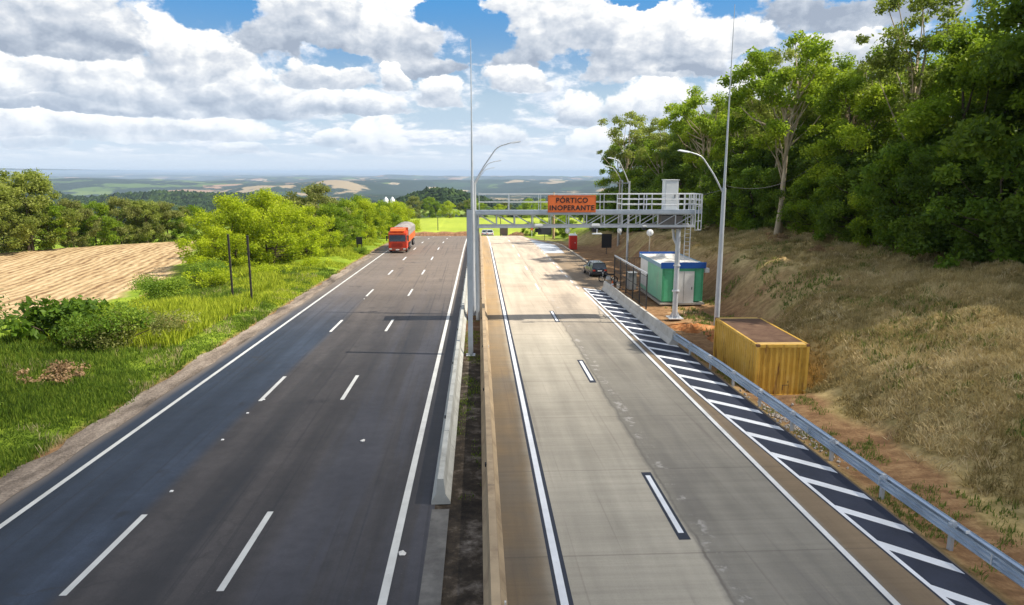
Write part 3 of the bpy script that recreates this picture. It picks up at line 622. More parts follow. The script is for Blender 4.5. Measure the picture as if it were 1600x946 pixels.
# ------------------------------------------------------------------ gantry
def gantry():
    y=46.6; g=ZR(46.6); t=thing('gantry',(13.75,46.1,g),'galvanised steel truss gantry with a railed walkway spanning the concrete road','gantry')
    ox,oy=13.75,46.1
    L=lambda x,yy,z:(x-ox,yy-oy,z-g)
    x0,x1=-.1,14.65; yf,yb=45.95,47.15; zt,zb=6.55,5.55
    mb=MB()
    for yy in (yf,yb):
        mb.bar(L(x0,yy,zt-.12),L(x1,yy,zt-.12),.16,.20); mb.bar(L(x0,yy,zb),L(x1,yy,zb),.13,.16)
    mb.each('chord',M_GALV,t)
    n=12; mb=MB()
    for k in range(n+1):
        x=x0+.1+(x1-x0-.2)*k/n
        for yy in (yf,yb): mb.bar(L(x,yy,zb+.085),L(x,yy,zt-.225),.07)
        mb.bar(L(x,yf+.085,zb),L(x,yb-.085,zb),.06)
    mb.each('upright',M_GALV,t)
    mb=MB()
    for k in range(n):
        xa=x0+.1+(x1-x0-.2)*k/n; xb=x0+.1+(x1-x0-.2)*(k+1)/n
        for yy in (yf,yb):
            if k<n//2: mb.bar(L(xa+.05,yy,zt-.24),L(xb-.05,yy,zb+.10),.05)
            else: mb.bar(L(xa+.05,yy,zb+.10),L(xb-.05,yy,zt-.24),.05)
    mb.each('diagonal',M_GALV,t)
    mb=MB(); mb.box(L((x0+x1)/2+.15,(yf+yb)/2,zt+.02),(x1-x0+.5,yb-yf+.36,.06)); mb.box(L((x0+x1)/2+.15,yf-.21,zt-.02),(x1-x0+.5,.03,.26)); mb.each('walkway',plain('walkway_steel',(.45,.50,.56),.45,.6,.1,2),t)
    # railing
    mb=MB()
    for yy in (yf-.15,yb+.15):
        for z in (.62,1.15): mb.tube([L(x0+.1,yy,zt+z),L(9.6,yy,zt+z)],.015,6)
        for z in (.45,.80,1.15): mb.tube([L(9.6,yy,zt+z),L(x1+.35,yy,zt+z)],.024,6)
    for z in (.45,.80,1.15): mb.tube([L(x1+.35,yf-.15,zt+z),L(x1+.35,yb+.15,zt+z)],.026,6)
    mb.each('handrail',M_GALV,t)
    xs=[.05,2.05,4.15,8.4,9.6,11.1,11.65,13.9,14.3,14.65,15.0]
    for x in xs:
        mb=MB()
        for yy in (yf-.15,yb+.15): mb.bar(L(x,yy,zt+.05),L(x,yy,zt+1.16),.035 if x<9 else .055)
        mb.each('rail_post',M_GALV,t)
    # end ladder cage hanging at the right
    mb=MB()
    for dx in (0,.22,.44):
        for yy in (45.7,46.3): mb.bar(L(14.6+dx,yy,5.3 if dx else 5.5),L(14.6+dx,yy,7.7),.045)
    for z in (5.3,5.9,6.9,7.3,7.7): mb.bar(L(14.6,45.7,z),L(15.04,45.7,z),.04); mb.bar(L(15.04,45.7,z),L(15.04,46.3,z),.04)
    mb.each('ladder_cage_bar',M_GALV,t)
    mb=MB()
    for dx in (0,.38): mb.bar(L(14.2+dx,46.5,3.2),L(14.2+dx,46.5,6.3),.05)
    for k in range(11): mb.bar(L(14.2,46.5,3.3+k*.28),L(14.58,46.5,3.3+k*.28),.03)
    mb.build('ladder',M_GALV,t)
    # columns
    mb=MB(); mb.tube([(0,.4,.0),(0,.4,zb-.1-g)],[.19,.17],14)
    mb.build('column',M_GALVP,t)
    mb=MB(); mb.tube([(0,.4,5.0),(-.3,.4,5.6),(-.42,.4,6.42)],[.09,.09,.09],8); mb.each('brace',M_GALVP,t)
    mb=MB(); mb.box((0,.4,.03),(1.0,1.0,.07)); 
    for a in range(8):
        aa=a*PI/4; mb.bar((.19*math.cos(aa),.4+.19*math.sin(aa),.06),(.42*math.cos(aa),.4+.42*math.sin(aa),.06),.03,.03)
        mb.add([(.18*math.cos(aa),.4+.18*math.sin(aa),.07),(.40*math.cos(aa),.4+.40*math.sin(aa),.07),(.18*math.cos(aa),.4+.18*math.sin(aa),.5),(.18*math.cos(aa+.1),.4+.18*math.sin(aa+.1),.07)],[(0,1,2),(0,2,3),(1,3,2)])
    mb.build('base_plate',M_GALV,t)
    mb=MB(); mb.tube([(0,.4,1.9),(0,.4,2.0)],[.26,.26],12); mb.tube([(0,.4,3.7),(0,.4,3.78)],[.24,.24],12); mb.each('collar',M_GALV,t)
    mb=MB(); mb.tube([L(-.1,46.55,ZR(46.5)),L(-.1,46.55,zt)],[.15,.13],12); mb.build('column',M_GALVP,t)
    mb=MB(); mb.box(L(13.1,46.5,5.8),(1.5,1.0,.9)); mb.build('junction_box',plain('weathered_box',(.20,.18,.16),.8,.3,.2,2),t)
    return t
gantry()
# equipment cabinet on the walkway
t=thing('equipment_cabinet',(13.05,46.5,6.605),'white metal equipment cabinet standing on the right part of the gantry walkway','cabinet')
mb=MB(); mb.box((0,0,1.0),(.9,.8,2.0)); mb.build('body',M_WPL,t,bevel=.02)
mb=MB(); mb.box((0,0,2.03),(1.0,.9,.05)); mb.build('cover',M_WPL,t)
mb=MB(); mb.box((0,-.415,.95),(.78,.02,1.75)); d=mb.build('door',plain('cabinet_door',(.70,.72,.72),.45,var=.05),t)
mb=MB(); mb.box((.22,-.435,.95),(.05,.03,.22)); mb.build('handle',M_BLACK,d)
# orange sign
def text(body,size,mat,parent,loc,rot,bold=.012,ext=.004,name='lettering',align='CENTER',sx=1):
    cu=bpy.data.curves.new(name,'FONT'); cu.body=body; cu.size=size; cu.extrude=ext; cu.offset=bold; cu.align_x=align; cu.align_y='CENTER'; cu.space_character=1.12
    tmp=bpy.data.objects.new('tmp',cu); COL.objects.link(tmp); dg=bpy.context.evaluated_depsgraph_get(); dg.update()
    me=bpy.data.meshes.new_from_object(tmp.evaluated_get(dg)); bpy.data.objects.remove(tmp); me.name=name; me.materials.clear(); me.materials.append(mat)
    o=link(name,me,parent,loc); o.rotation_euler=rot; o.scale=(sx,1,1); return o
t=thing('warning_sign',(6.22,45.66,6.50),'orange sign reading PÓRTICO INOPERANTE mounted on the gantry railing','sign')
M_OR=plain('sign_orange',(.80,.17,.035),.5,var=.06,scale=1.5)
mb=MB(); mb.box((0,0,.575),(3.22,.04,1.13)); mb.build('panel',M_OR,t,bevel=.008)
text('PÓRTICO',.46,M_BLACK,t,(0,-.026,.80),(R(90),0,0)); text('INOPERANTE',.46,M_BLACK,t,(0,-.026,.30),(R(90),0,0))
mb=MB()
for a,b in (((-1.57,.05),(1.57,.05)),((-1.57,1.10),(1.57,1.10)),((-1.57,.05),(-1.57,1.10)),((1.57,.05),(1.57,1.10))): mb.bar((a[0],-.0225,a[1]),(b[0],-.0225,b[1]),.012,.005)
mb.build('border_line',plain('sign_edge',(.30,.07,.02),.6),t)
# cameras below the truss
for i,(x,lab) in enumerate([(4.0,'leftmost boxy traffic camera hanging under the gantry, left of the orange sign'),(7.85,'boxy traffic camera hanging under the gantry, right of the sign'),(11.2,'small boxy camera under the gantry near its right third')]):
    t=thing('traffic_camera',(x,45.9,5.46),lab,'camera','traffic cameras under the gantry'); s=(1,1,.55)[i]
    mb=MB(); mb.box((0,.05,-.16*s),(.40*s,.5*s,.24*s)); mb.build('housing',M_BLACK,t,bevel=.01)
    mb=MB(); mb.box((0,-.02,.20*s),(.55*s,.6*s,.16*s)); mb.build('sun_shield',M_WPL,t,bevel=.02)
    mb=MB(); mb.box((0,.1,0),(.08,.08,.3*s)); mb.build('bracket',M_GALV,t)
    if i<2: mb=MB(); mb.tube([(-.5+1.1*(i),0,-.42+.1),(-.5+1.1*i,0,-.40+.1)],[.0,.0],6)
t=thing('floodlight',(7.95,45.7,5.2),'pale flat infrared lamp tilted below the right traffic camera','lamp')
mb=MB(); mb.box((0,0,-.12),(.66,.3,.08)); mb.build('lamp_body',M_WPL,t,bevel=.02); mb=MB(); mb.box((0,.0,.06),(.06,.06,.28)); mb.build('bracket',M_GALV,t)
for x in (6.0,9.55):
    t=thing('dome_camera',(x,46,5.45),'round white dome camera under the gantry %s'%('below the sign' if x<7 else 'right of the sign, by the distant poles'),'camera','dome cameras under the gantry')
    mb=MB(); mb.tube([(0,0,-.02),(0,0,-.1),(0,0,-.22),(0,0,-.33),(0,0,-.38)],[.12,.16,.17,.12,.03],12); mb.build('dome',M_WPL,t); mb=MB(); mb.tube([(0,0,.06),(0,0,-.03)],[.06,.06],8); mb.build('mount',M_GALV,t)
# round dish on a thin pole behind the gantry
zt=TZ(15.3,57); t=thing('radar_dish',(15.3,60.5,TZ(15.3,60.5)-.1),'white round disc on a thin pole behind the green cabin','disc')
mb=MB(); mb.tube([(0,0,0),(0,0,5.4)],[.06,.05],8); mb.build('pole',plain('tan_pole',(.45,.38,.28),.7),t)
mb=MB(); mb.tube([(0,-.12,5.3),(0,-.16,5.3),(0,-.05,5.3),(0,.12,5.3)],[.02,.24,.31,.12],18); mb.build('disc',M_WPL,t)
# ------------------------------------------------------------------ cabin
def cabin():
    x0,x1,ya,yb=14.3,17.55,52.1,59.3; g=ZR(52)-.02; H=3.0
    t=thing('equipment_cabin',((x0+x1)/2,(ya+yb)/2,g),'green equipment cabin with a white door and blue roof edge on the earth pad','cabin')
    hx=(x1-x0)/2; hy=(yb-ya)/2
    GR=plain('green_cladding',(.10,.46,.25),.5,var=.1,scale=1.5,dirt=(.12,.25,.16),dirtamt=.4); LG=plain('light_green_cladding',(.27,.60,.42),.5,var=.1,scale=1.2,dirt=(.4,.5,.42),dirtamt=.4)
    mb=MB(); mb.box((0,0,H/2+.12),(hx*2,hy*2,H-.24)); mb.build('walls',GR,t)
    mb=MB()
    k=-hy+.15
    while k<hy: mb.box((-hx-.012,k,H/2+.1),(.022,.22,H-.3)); k+=.30
    mb.build('side_cladding',LG,t)
    mb=MB(); mb.box((-hx-.028,hy-1.35,1.75),(.012,2.5,2.3)); mb.build('side_panel',M_WPL,t)
    mb=MB()
    for q in (-hx+.09,-.78,.95,hx-.09): mb.box((q,-hy-.02,H/2+.1),(.14,.04,H-.3))
    mb.each('front_trim',plain('green_trim',(.06,.34,.17),.5),t)
    mb=MB(); mb.box((.08,-hy-.035,1.38),(1.62,.05,2.5)); d=mb.build('door',plain('white_door',(.76,.77,.74),.5,var=.06,scale=1.4,dirt=(.45,.42,.36),dirtamt=.25),t)
    mb=MB(); mb.box((.72,-hy-.08,1.3),(.05,.05,.2)); mb.build('handle',M_DARK,d)
    mb=MB(); mb.box((.08,-hy-.065,1.38),(.02,.012,2.46)); mb.build('door_gap',M_DARK,d)
    BL=plain('blue_fascia',(.010,.085,.36),.45,var=.06)
    mb=MB(); mb.box((0,-hy-.06,H+.10),(2*hx+.3,.10,.46)); mb.box((0,hy+.06,H+.10),(2*hx+.3,.10,.46)); mb.each('roof_fascia',BL,t)
    mb=MB(); mb.box((-hx-.10,0,H+.05),(.08,2*hy,.30)); mb.box((hx+.10,0,H+.05),(.08,2*hy,.30)); mb.each('side_fascia',plain('pale_blue_fascia',(.22,.36,.46),.5),t)
    mb=MB(); mb.box((0,0,H+.10),(2*hx+.1,2*hy,.10)); mb.build('roof',plain('cabin_roof_sheet',(.66,.62,.55),.7,var=.12,scale=.8,dirt=(.35,.27,.2),dirtamt=.4),t)
    mb=MB(); mb.box((-.3,hy-1.6,H+.24),(.7,.35,.16)); mb.build('roof_vent',M_WPL,t)
    mb=MB(); mb.box((0,0,.06),(2*hx+.3,2*hy+.3,.14)); mb.build('base',plain('pad_concrete',(.38,.35,.30),.9),t)
    mb=MB(); mb.box((hx+.32,-hy+.4,H-.35),(.4,.5,.35)); mb.build('air_unit',M_WPL,t,bevel=.03)
cabin()
# fence
def fence():
    g=ZR(52); t=thing('mesh_fence',(12.85,58,ZR(58)-.05),'dark steel mesh fence with tall posts along the left side of the green cabin','fence')
    o=lambda x,y,z:(x-12.85,y-58,z)
    zz=lambda y:ZR(y)-ZR(58)
    pts=[(12.72,50.6),(12.75,53),(12.8,55.6),(12.84,58.4),(12.9,61.2),(12.95,64.2)]
    for (x,y) in pts:
        mb=MB(); mb.box(o(x,y,zz(y)+1.3),(.09,.09,2.7)); mb.build('post',M_DARK,t)
    def mesh(a,b,z0,z1):
        mb=MB(); L=math.hypot(b[0]-a[0],b[1]-a[1]); n=int(L/.24)
        for k in range(n+1):
            f=k/n; x=a[0]+(b[0]-a[0])*f; y=a[1]+(b[1]-a[1])*f; mb.bar(o(x,y,zz(y)+z0),o(x,y,zz(y)+z1),.018)
        for z in (z0,(z0+z1)/2,z1): mb.bar(o(a[0],a[1],zz(a[1])+z),o(b[0],b[1],zz(b[1])+z),.04)
        mb.build('mesh_panel',M_DARK,t)
    for a,b in zip(pts[:-1],pts[1:]): mesh(a,b,.12,2.45)
    mesh((12.95,64.2),(15.6,64.4),.12,2.45)
    mb=MB(); mb.tube([o(x,y,zz(y)+2.72) for x,y in pts],.05,6); mb.tube([o(x,y,zz(y)+2.62) for x,y in pts],.03,6); mb.each('barbed_wire_coil',M_GALV,t)
    mb=MB(); mb.box(o(15.6,64.4,zz(64)+1.3),(.08,.08,2.7)); mb.build('post',M_DARK,t)
fence()
for (x,y,s) in ((13.6,60.5,1),):
    t=thing('small_cabinet',(x+.2,y,ZR(y)-.03),'light grey low cabinet behind the mesh fence beside the green cabin','cabinet')
    mb=MB(); mb.box((0,0,.75),(.7,.9,1.5)); mb.build('body',plain('grey_cabinet',(.45,.45,.44),.6),t,bevel=.02); mb=MB(); mb.box((0,0,1.53),(.8,1.,.06)); mb.build('cover',M_GALV,t)
# ------------------------------------------------------------------ yellow container
def container():
    g=-1.30; t=thing('shipping_container',(14.18,33.2,g),'rusty yellow shipping container lying beside the guardrail at the foot of the hill','container',rz=R(-1.1))
    m,n=newmat('yellow_container'); o=n.obj(); x,y,z=n.sep(o); b=n.noise(o,1.2,6,.65); s=n.noise(n.V('MULTIPLY',o,(3,3,.35)),1.6,6,.7)
    c=n.ramp(b,[(.3,(.58,.33,.045)),(.7,(.76,.47,.085))]); c=n.mix(n.mr(n.M('ADD',s,n.M('MULTIPLY',n.mr(z,.9,0.),.10)),.56,.70),c,(.17,.065,.022)); c=n.mix(n.M('MULTIPLY',n.mr(b,.55,.7),.25),c,(.75,.55,.25))
    n.out(n.bsdf(c,.6,spec=.35)); Y=m
    m,n=newmat('rusty_roof'); o=n.obj(); b=n.noise(o,1.5,6,.7); c=n.ramp(b,[(.3,(.10,.055,.035)),(.55,(.16,.095,.06)),(.75,(.24,.15,.09))]); n.out(n.bsdf(c,.85,spec=.2)); RU=m
    hx,hy,H=1.24,3.03,2.59
    def corr(axis,at,a,b,z0,z1,d,sgn):
        vs=[];fs=[];per=.28; k=a; pr=[]
        while k<b-1e-6:
            for f,q in ((0,0),(.32,0),(.5,d),(.82,d)): 
                if k+f*per<b: pr.append((k+f*per,q))
            k+=per
        pr.append((b,0)); mb=MB()
        for z in (z0,z1):
            for u,q in pr: vs.append((at-sgn*q,u,z) if axis=='x' else (u,at-sgn*q,z))
        n_=len(pr); fs=[(i,i+1,n_+i+1,n_+i) for i in range(n_-1)]; return mb.add(vs,fs)
    corr('x',-hx+.02,-hy+.1,hy-.1,.16,H-.12,.06,-1).build('side_wall',Y,t); corr('x',hx-.02,-hy+.1,hy-.1,.16,H-.12,.05,1).build('side_wall',Y,t)
    corr('y',-hy+.02,-hx+.1,hx-.1,.16,H-.12,.075,-1).build('end_wall',Y,t); corr('y',hy-.02,-hx+.1,hx-.1,.16,H-.12,.05,1).build('end_wall',Y,t)
    mb=MB()
    for sx in (-1,1):
        for sy in (-1,1): mb.box((sx*(hx-.06),sy*(hy-.06),H/2),(.14,.14,H-.02))
        mb.box((sx*(hx-.045),0,H-.07),(.11,2*hy-.26,.13)); mb.box((sx*(hx-.045),0,.09),(.11,2*hy-.26,.16))
    for sy in (-1,1): mb.box((0,sy*(hy-.045),H-.08),(2*hx-.26,.11,.15)); mb.box((0,sy*(hy-.045),.09),(2*hx-.26,.11,.16))
    mb.each('frame_rail',Y,t,bevel=.008)
    mb=MB()
    for sx in (-1,1):
        for sy in (-1,1):
            for z in (.06,H-.06): mb.box((sx*(hx-.075),sy*(hy-.075),z),(.178,.178,.125))
    mb.each('corner_casting',plain('corner_rust',(.20,.10,.04),.8),t,bevel=.01)
    mb=MB(); pr=[]
    mb.box((0,.12,H-.035),(2*hx-.2,2*hy-.62,.03)); mb.build('roof',RU,t)
    mb=MB(); mb.box((0,-hy+.28,H-.02),(2*hx-.24,.38,.025)); mb.box((0,hy-.2,H-.02),(2*hx-.24,.22,.025)); mb.each('roof_header',plain('roof_header_yellow',(.62,.40,.13),.6,dirt=(.3,.16,.06),dirtamt=.4),t)
    mb=MB()
    for (x,z,w,h) in ((.22,.62,.30,.03),(.10,.50,.03,.26),(.34,.78,.03,.10)): mb.box((x,-hy-.003,z),(w,.012,h))
    mb.each('latch',RU,t)
    # timber it rests on
    mb=MB(); mb.box((0,-hy+.5,-.08),(2.5,.25,.2)); mb.box((0,hy-.5,-.08),(2.5,.25,.2)); mb.each('support_beam',plain('old_timber',(.14,.09,.05),.9),t)
container()
# ------------------------------------------------------------------ roadside signs, toilet, cone, posts
def panel_sign(x,y,w,h,zb,mat,label,posts=1,z=None,name='road_sign',cat='sign'):
    z=TZ(x,y) if z is None else z
    t=thing(name,(x,y,z-.1),label,cat); mb=MB(); mb.box((0,0,zb+h/2),(w,.05,h)); mb.build('panel',mat,t,bevel=.01)
    for k in range(posts):
        px=0 if posts==1 else (-w*.35+k*w*.7); mb=MB(); mb.tube([(px,.06,0),(px,.06,zb+h*.9)],.05,8); mb.build('post',M_DARK,t)
    return t
panel_sign(17.75,94,1.40,1.95,.95,M_BLACK,'black sign board at the foot of the brown bank, right of the red toilet')
panel_sign(12.0,124,2.5,1.35,1.1,plain('sign_back_grey',(.06,.065,.07),.6),'dark grey horizontal sign board on a post under the gantry, left of the wooden pole')
panel_sign(-16.9,97.5,.85,1.05,1.0,M_BLACK,'small black sign board in the bright grass left of the red truck',2)
t=thing('wooden_pole',(14.5,132,TZ(14.5,132)-.3),'tall pale wooden pole standing in the green verge beyond the toilet','pole'); mb=MB(); mb.tube([(0,0,0),(0,0,5.0),(0,0,9.2)],[.26,.23,.19],10); mb.build('shaft',plain('pale_wood',(.50,.34,.18),.8),t); mb=MB(); mb.box((0,0,8.7),(1.6,.12,.14)); mb.build('crossarm',plain('grey_wood',(.25,.2,.15),.85),t)
# portable toilet
def toilet():
    x,y=14.0,101; t=thing('portable_toilet',(x,y,TZ(x,y)-.03),'bright red portable toilet with a white roof at the kerb','portable toilet')
    RD=plain('red_plastic',(.62,.030,.015),.45,var=.08)
    mb=MB(); mb.box((0,0,1.12),(1.12,1.15,2.1)); mb.build('cabin_shell',RD,t,bevel=.04)
    mb=MB(); mb.box((0,-.59,1.1),(.74,.03,1.85)); d=mb.build('door',plain('red_door',(.50,.022,.012),.45),t); mb=MB(); mb.box((.25,-.615,1.1),(.08,.03,.16)); mb.build('latch',M_WPL,d)
    mb=MB(); mb.box((0,0,2.26),(1.22,1.25,.2),taper=.78); mb.build('roof',M_WPL,t,bevel=.03)
    mb=MB(); mb.tube([(.35,.4,2.3),(.35,.4,2.6)],.05,8); mb.build('vent_pipe',M_WPL,t)
    mb=MB()
    for sx in (-.56,.56): mb.box((sx*1.01,0,1.12),(.03,.9,1.7))
    mb.each('side_rib',RD,t); mb=MB(); mb.box((0,0,.04),(1.2,1.25,.1)); mb.build('skid_base',M_DARK,t)
toilet()
def cone(x,y,label,h=.72):
    t=thing('traffic_cone',(x,y,TZ(x,y)),label,'traffic cone','traffic cones'); s=h/.72
    mb=MB(); mb.tube([(0,0,.03),(0,0,.70*s)],[.17*s,.035],14); mb.build('cone_body',M_OR,t)
    mb=MB(); mb.tube([(0,0,.28*s),(0,0,.45*s)],[.128*s,.095*s],14,cap=False); mb.build('reflective_band',M_WPL,t); mb=MB(); mb.box((0,0,.02),(.42*s,.42*s,.04)); mb.build('foot',M_DARK,t,bevel=.01)
cone(12.35,62.0,'orange traffic cone at the far end of the whitish barrier, by the bicycle')
t=thing('marker_post',(10.9,140,TZ(10.9,140)),'slim orange marker post in the green verge far along the road','marker'); mb=MB(); mb.box((0,0,.9),(.12,.08,1.8)); mb.build('stake',M_WPL,t); mb=MB(); mb.box((0,-.02,1.7),(.5,.06,.6)); mb.build('flag_plate',M_OR,t,bevel=.02)
for i,(x,y) in enumerate(((-19.5,54.2),(-17.8,53.5))):
    z=TZ(x,y); t=thing('sign_post',(x,y,z-.3),('left' if i==0 else 'right')+' one of two tall bare dark posts in the grass before the bright tree','post','two bare sign posts'); 
    mb=MB(); mb.box((0,0,2.75),(.13,.13,5.5)); mb.build('shaft',plain('dark_post',(.035,.028,.024),.7),t); mb=MB(); mb.box((0,0,5.52),(.16,.16,.04)); mb.build('cap',M_DARK,t)
for i,(x,y) in enumerate(((-15.5,262),(8.4,262))):
    t=thing('field_pole',(x,y,TZ(x,y)-.3),('thin dark pole in the lime green field left of the median posts','thin dark pole in the lime green field behind the distant dark lorry')[i],'pole','thin poles in the lime field'); mb=MB(); mb.tube([(0,0,0),(0,0,5.3)],[.16,.12],8); mb.build('shaft',M_DARK,t); mb=MB(); mb.box((0,0,5.0),(1.0,.1,.1)); mb.build('crossarm',M_DARK,t)
# ------------------------------------------------------------------ vehicles
def wheel(parent,x,y,r,w=.24,name='wheel'):
    mb=MB(); mb.tube([(-w/2,0,0),(-w/2+.03,0,0),(w/2-.03,0,0),(w/2,0,0)],[r*.93,r,r,r*.93],20,smooth=False); o=mb.build(name,M_RUB,parent,(x,y,r))
    mb=MB(); s=1 if x>0 else -1; mb.tube([(s*(w/2-.02),0,0),(s*(w/2+.012),0,0)],[r*.58,r*.52],14,smooth=False); mb.build('rim',M_CHR,o); return o
def car(loc,rz,col,label,estate=False,group=None,detail=True):
    t=thing('car',loc,label,'car',group,rz=rz); PT=plain('car_paint',col,.25,.2,.03,1,spec=.6,Coat_Weight=.6)
    # +y is the front. length 4.4
    def loft(secs,name,mat):   # secs: (y, halfwidth, z0, z1, top halfwidth)
        mb=MB(); vs=[];fs=[]
        for (y,w,z0,z1,tw) in secs:
            vs+=[(-w*.93,y,z0),(-w,y,z0+.18),(-w,y,(z0+z1)/2+.05),(-tw,y,z1),(tw,y,z1),(w,y,(z0+z1)/2+.05),(w,y,z0+.18),(w*.93,y,z0)]
        for i in range(len(secs)-1):
            for k in range(8): fs.append((i*8+k,i*8+(k+1)%8,(i+1)*8+(k+1)%8,(i+1)*8+k))
        fs.append(tuple(range(8))); fs.append(tuple(range((len(secs)-1)*8,len(secs)*8)))
        mb.add(vs,fs); return mb.build(name,mat,t,bevel=.02)
    loft([(-2.15,.74,.32,.86,.66),(-2.0,.82,.24,.95,.74),(-1.2,.85,.22,.97,.76),(.7,.85,.22,.95,.76),(1.7,.82,.22,.82,.70),(2.1,.74,.26,.70,.60),(2.2,.66,.34,.6,.5)],'body',PT)
    r=-2.0 if estate else -1.55; r2=-1.75 if estate else -.95
    cab=MB(); b=[(r,.73,.94),(r2,.58,1.40),(.25,.58,1.42),(.95,.71,.92)]
    vs=[];
    for y,w,z in b: vs+=[(-w,y,z),(w,y,z)]
    cab.add(vs,[(0,1,3,2),(2,3,5,4),(4,5,7,6),(0,2,4,6),(1,7,5,3),(0,6,7,1)]); g=cab.build('greenhouse',M_GLASS,t)
    mb=MB(); mb.box((0,(r2+.25)/2,1.425),(1.14,.25-r2+.08,.05)); mb.build('roof',PT,t,bevel=.02)
    mb=MB()
    for s in (-1,1):
        mb.bar((s*.735,r-.02,.93),(s*.585,r2,1.42),.06); mb.bar((s*.60,.27,1.42),(s*.725,.97,.92),.06); mb.bar((s*.60,-.35,1.41),(s*.76,-.35,.93),.06)
    mb.each('pillar',PT,t)
    for x in (-.76,.76):
        for y in (-1.32,1.38): wheel(t,x,y,.31,.2)
    if detail:
        for s in (-1,1):
            mb=MB(); mb.box((s*.60,-2.14,.74),(.26,.06,.16)); mb.build('tail_light',plain('tail_red',(.65,.05,.02),.3),t)
            mb=MB(); mb.box((s*.55,2.14,.60),(.26,.10,.12)); mb.build('headlight',M_LENS,t)
            mb=MB(); mb.box((s*.92,.62,.98),(.16,.1,.11)); mb.build('mirror',PT,t,bevel=.02)
        mb=MB(); mb.box((0,-2.17,.42),(1.5,.1,.2)); mb.build('bumper',M_DARK,t,bevel=.02)
        mb=MB(); mb.box((0,-2.165,.70),(.45,.02,.12)); mb.build('number_plate',M_WPL,t)
    return t
car((12.15,70.6,ZR(70.6)),R(4),(.035,.045,.06),'dark blue grey hatchback parked in the lay-by beyond the striped area',estate=True)
car((2.6,160,ZR(160)),0,(.70,.72,.74),'white car, the nearer of two far along the concrete road at its left lane',group='white cars far along the concrete road')
car((1.5,166,ZR(166)+.05),0,(.62,.64,.68),'white car, the farther and left one of two at the end of the concrete road',group='white cars far along the concrete road')
def bicycle():
    t=thing('motorcycle',(12.45,64.6,ZR(64.6)+.0),'small black motorcycle parked behind the dark car','motorcycle',rz=R(70))
    for y in (-.62,.62):
        mb=MB(); pts=[(0,y+.29*math.cos(a),.31+.29*math.sin(a)) for a in np.linspace(0,2*PI,25)]; mb.tube(pts,.045,6,cap=False); w=mb.build('wheel',M_RUB,t)
        mb=MB(); 
        for k in range(6): a=k*PI/6; mb.bar((0,y-.26*math.cos(a),.31-.26*math.sin(a)),(0,y+.26*math.cos(a),.31+.26*math.sin(a)),.012)
        mb.build('spokes',M_CHR,w)
    mb=MB(); mb.tube([(0,-.62,.31),(0,-.15,.42),(0,.25,.45),(0,.42,.95)],.035,8); mb.tube([(0,-.2,.45),(0,-.3,.72),(0,.35,.78)],.035,8); mb.build('frame',M_DARK,t)
    mb=MB(); mb.box((0,.0,.42),(.26,.42,.30)); mb.build('engine',M_GALV,t,bevel=.04); mb=MB(); mb.box((0,.17,.82),(.26,.42,.20),taper=.7); mb.build('fuel_tank',plain('tank_black',(.02,.02,.025),.25),t,bevel=.05)
    mb=MB(); mb.box((0,-.33,.80),(.24,.62,.10)); mb.build('seat',M_RUB,t,bevel=.03); mb=MB(); mb.tube([(0,.62,.31),(0,.46,.95)],.03,8); mb.tube([(-.34,.38,1.05),(-.1,.46,1.0),(.1,.46,1.0),(.34,.38,1.05)],.018,6); mb.build('handlebar',M_CHR,t)
    mb=MB(); mb.tube([(0,.52,.88),(0,.60,.88)],[.06,.09],10); mb.build('headlight',M_LENS,t)
bicycle()
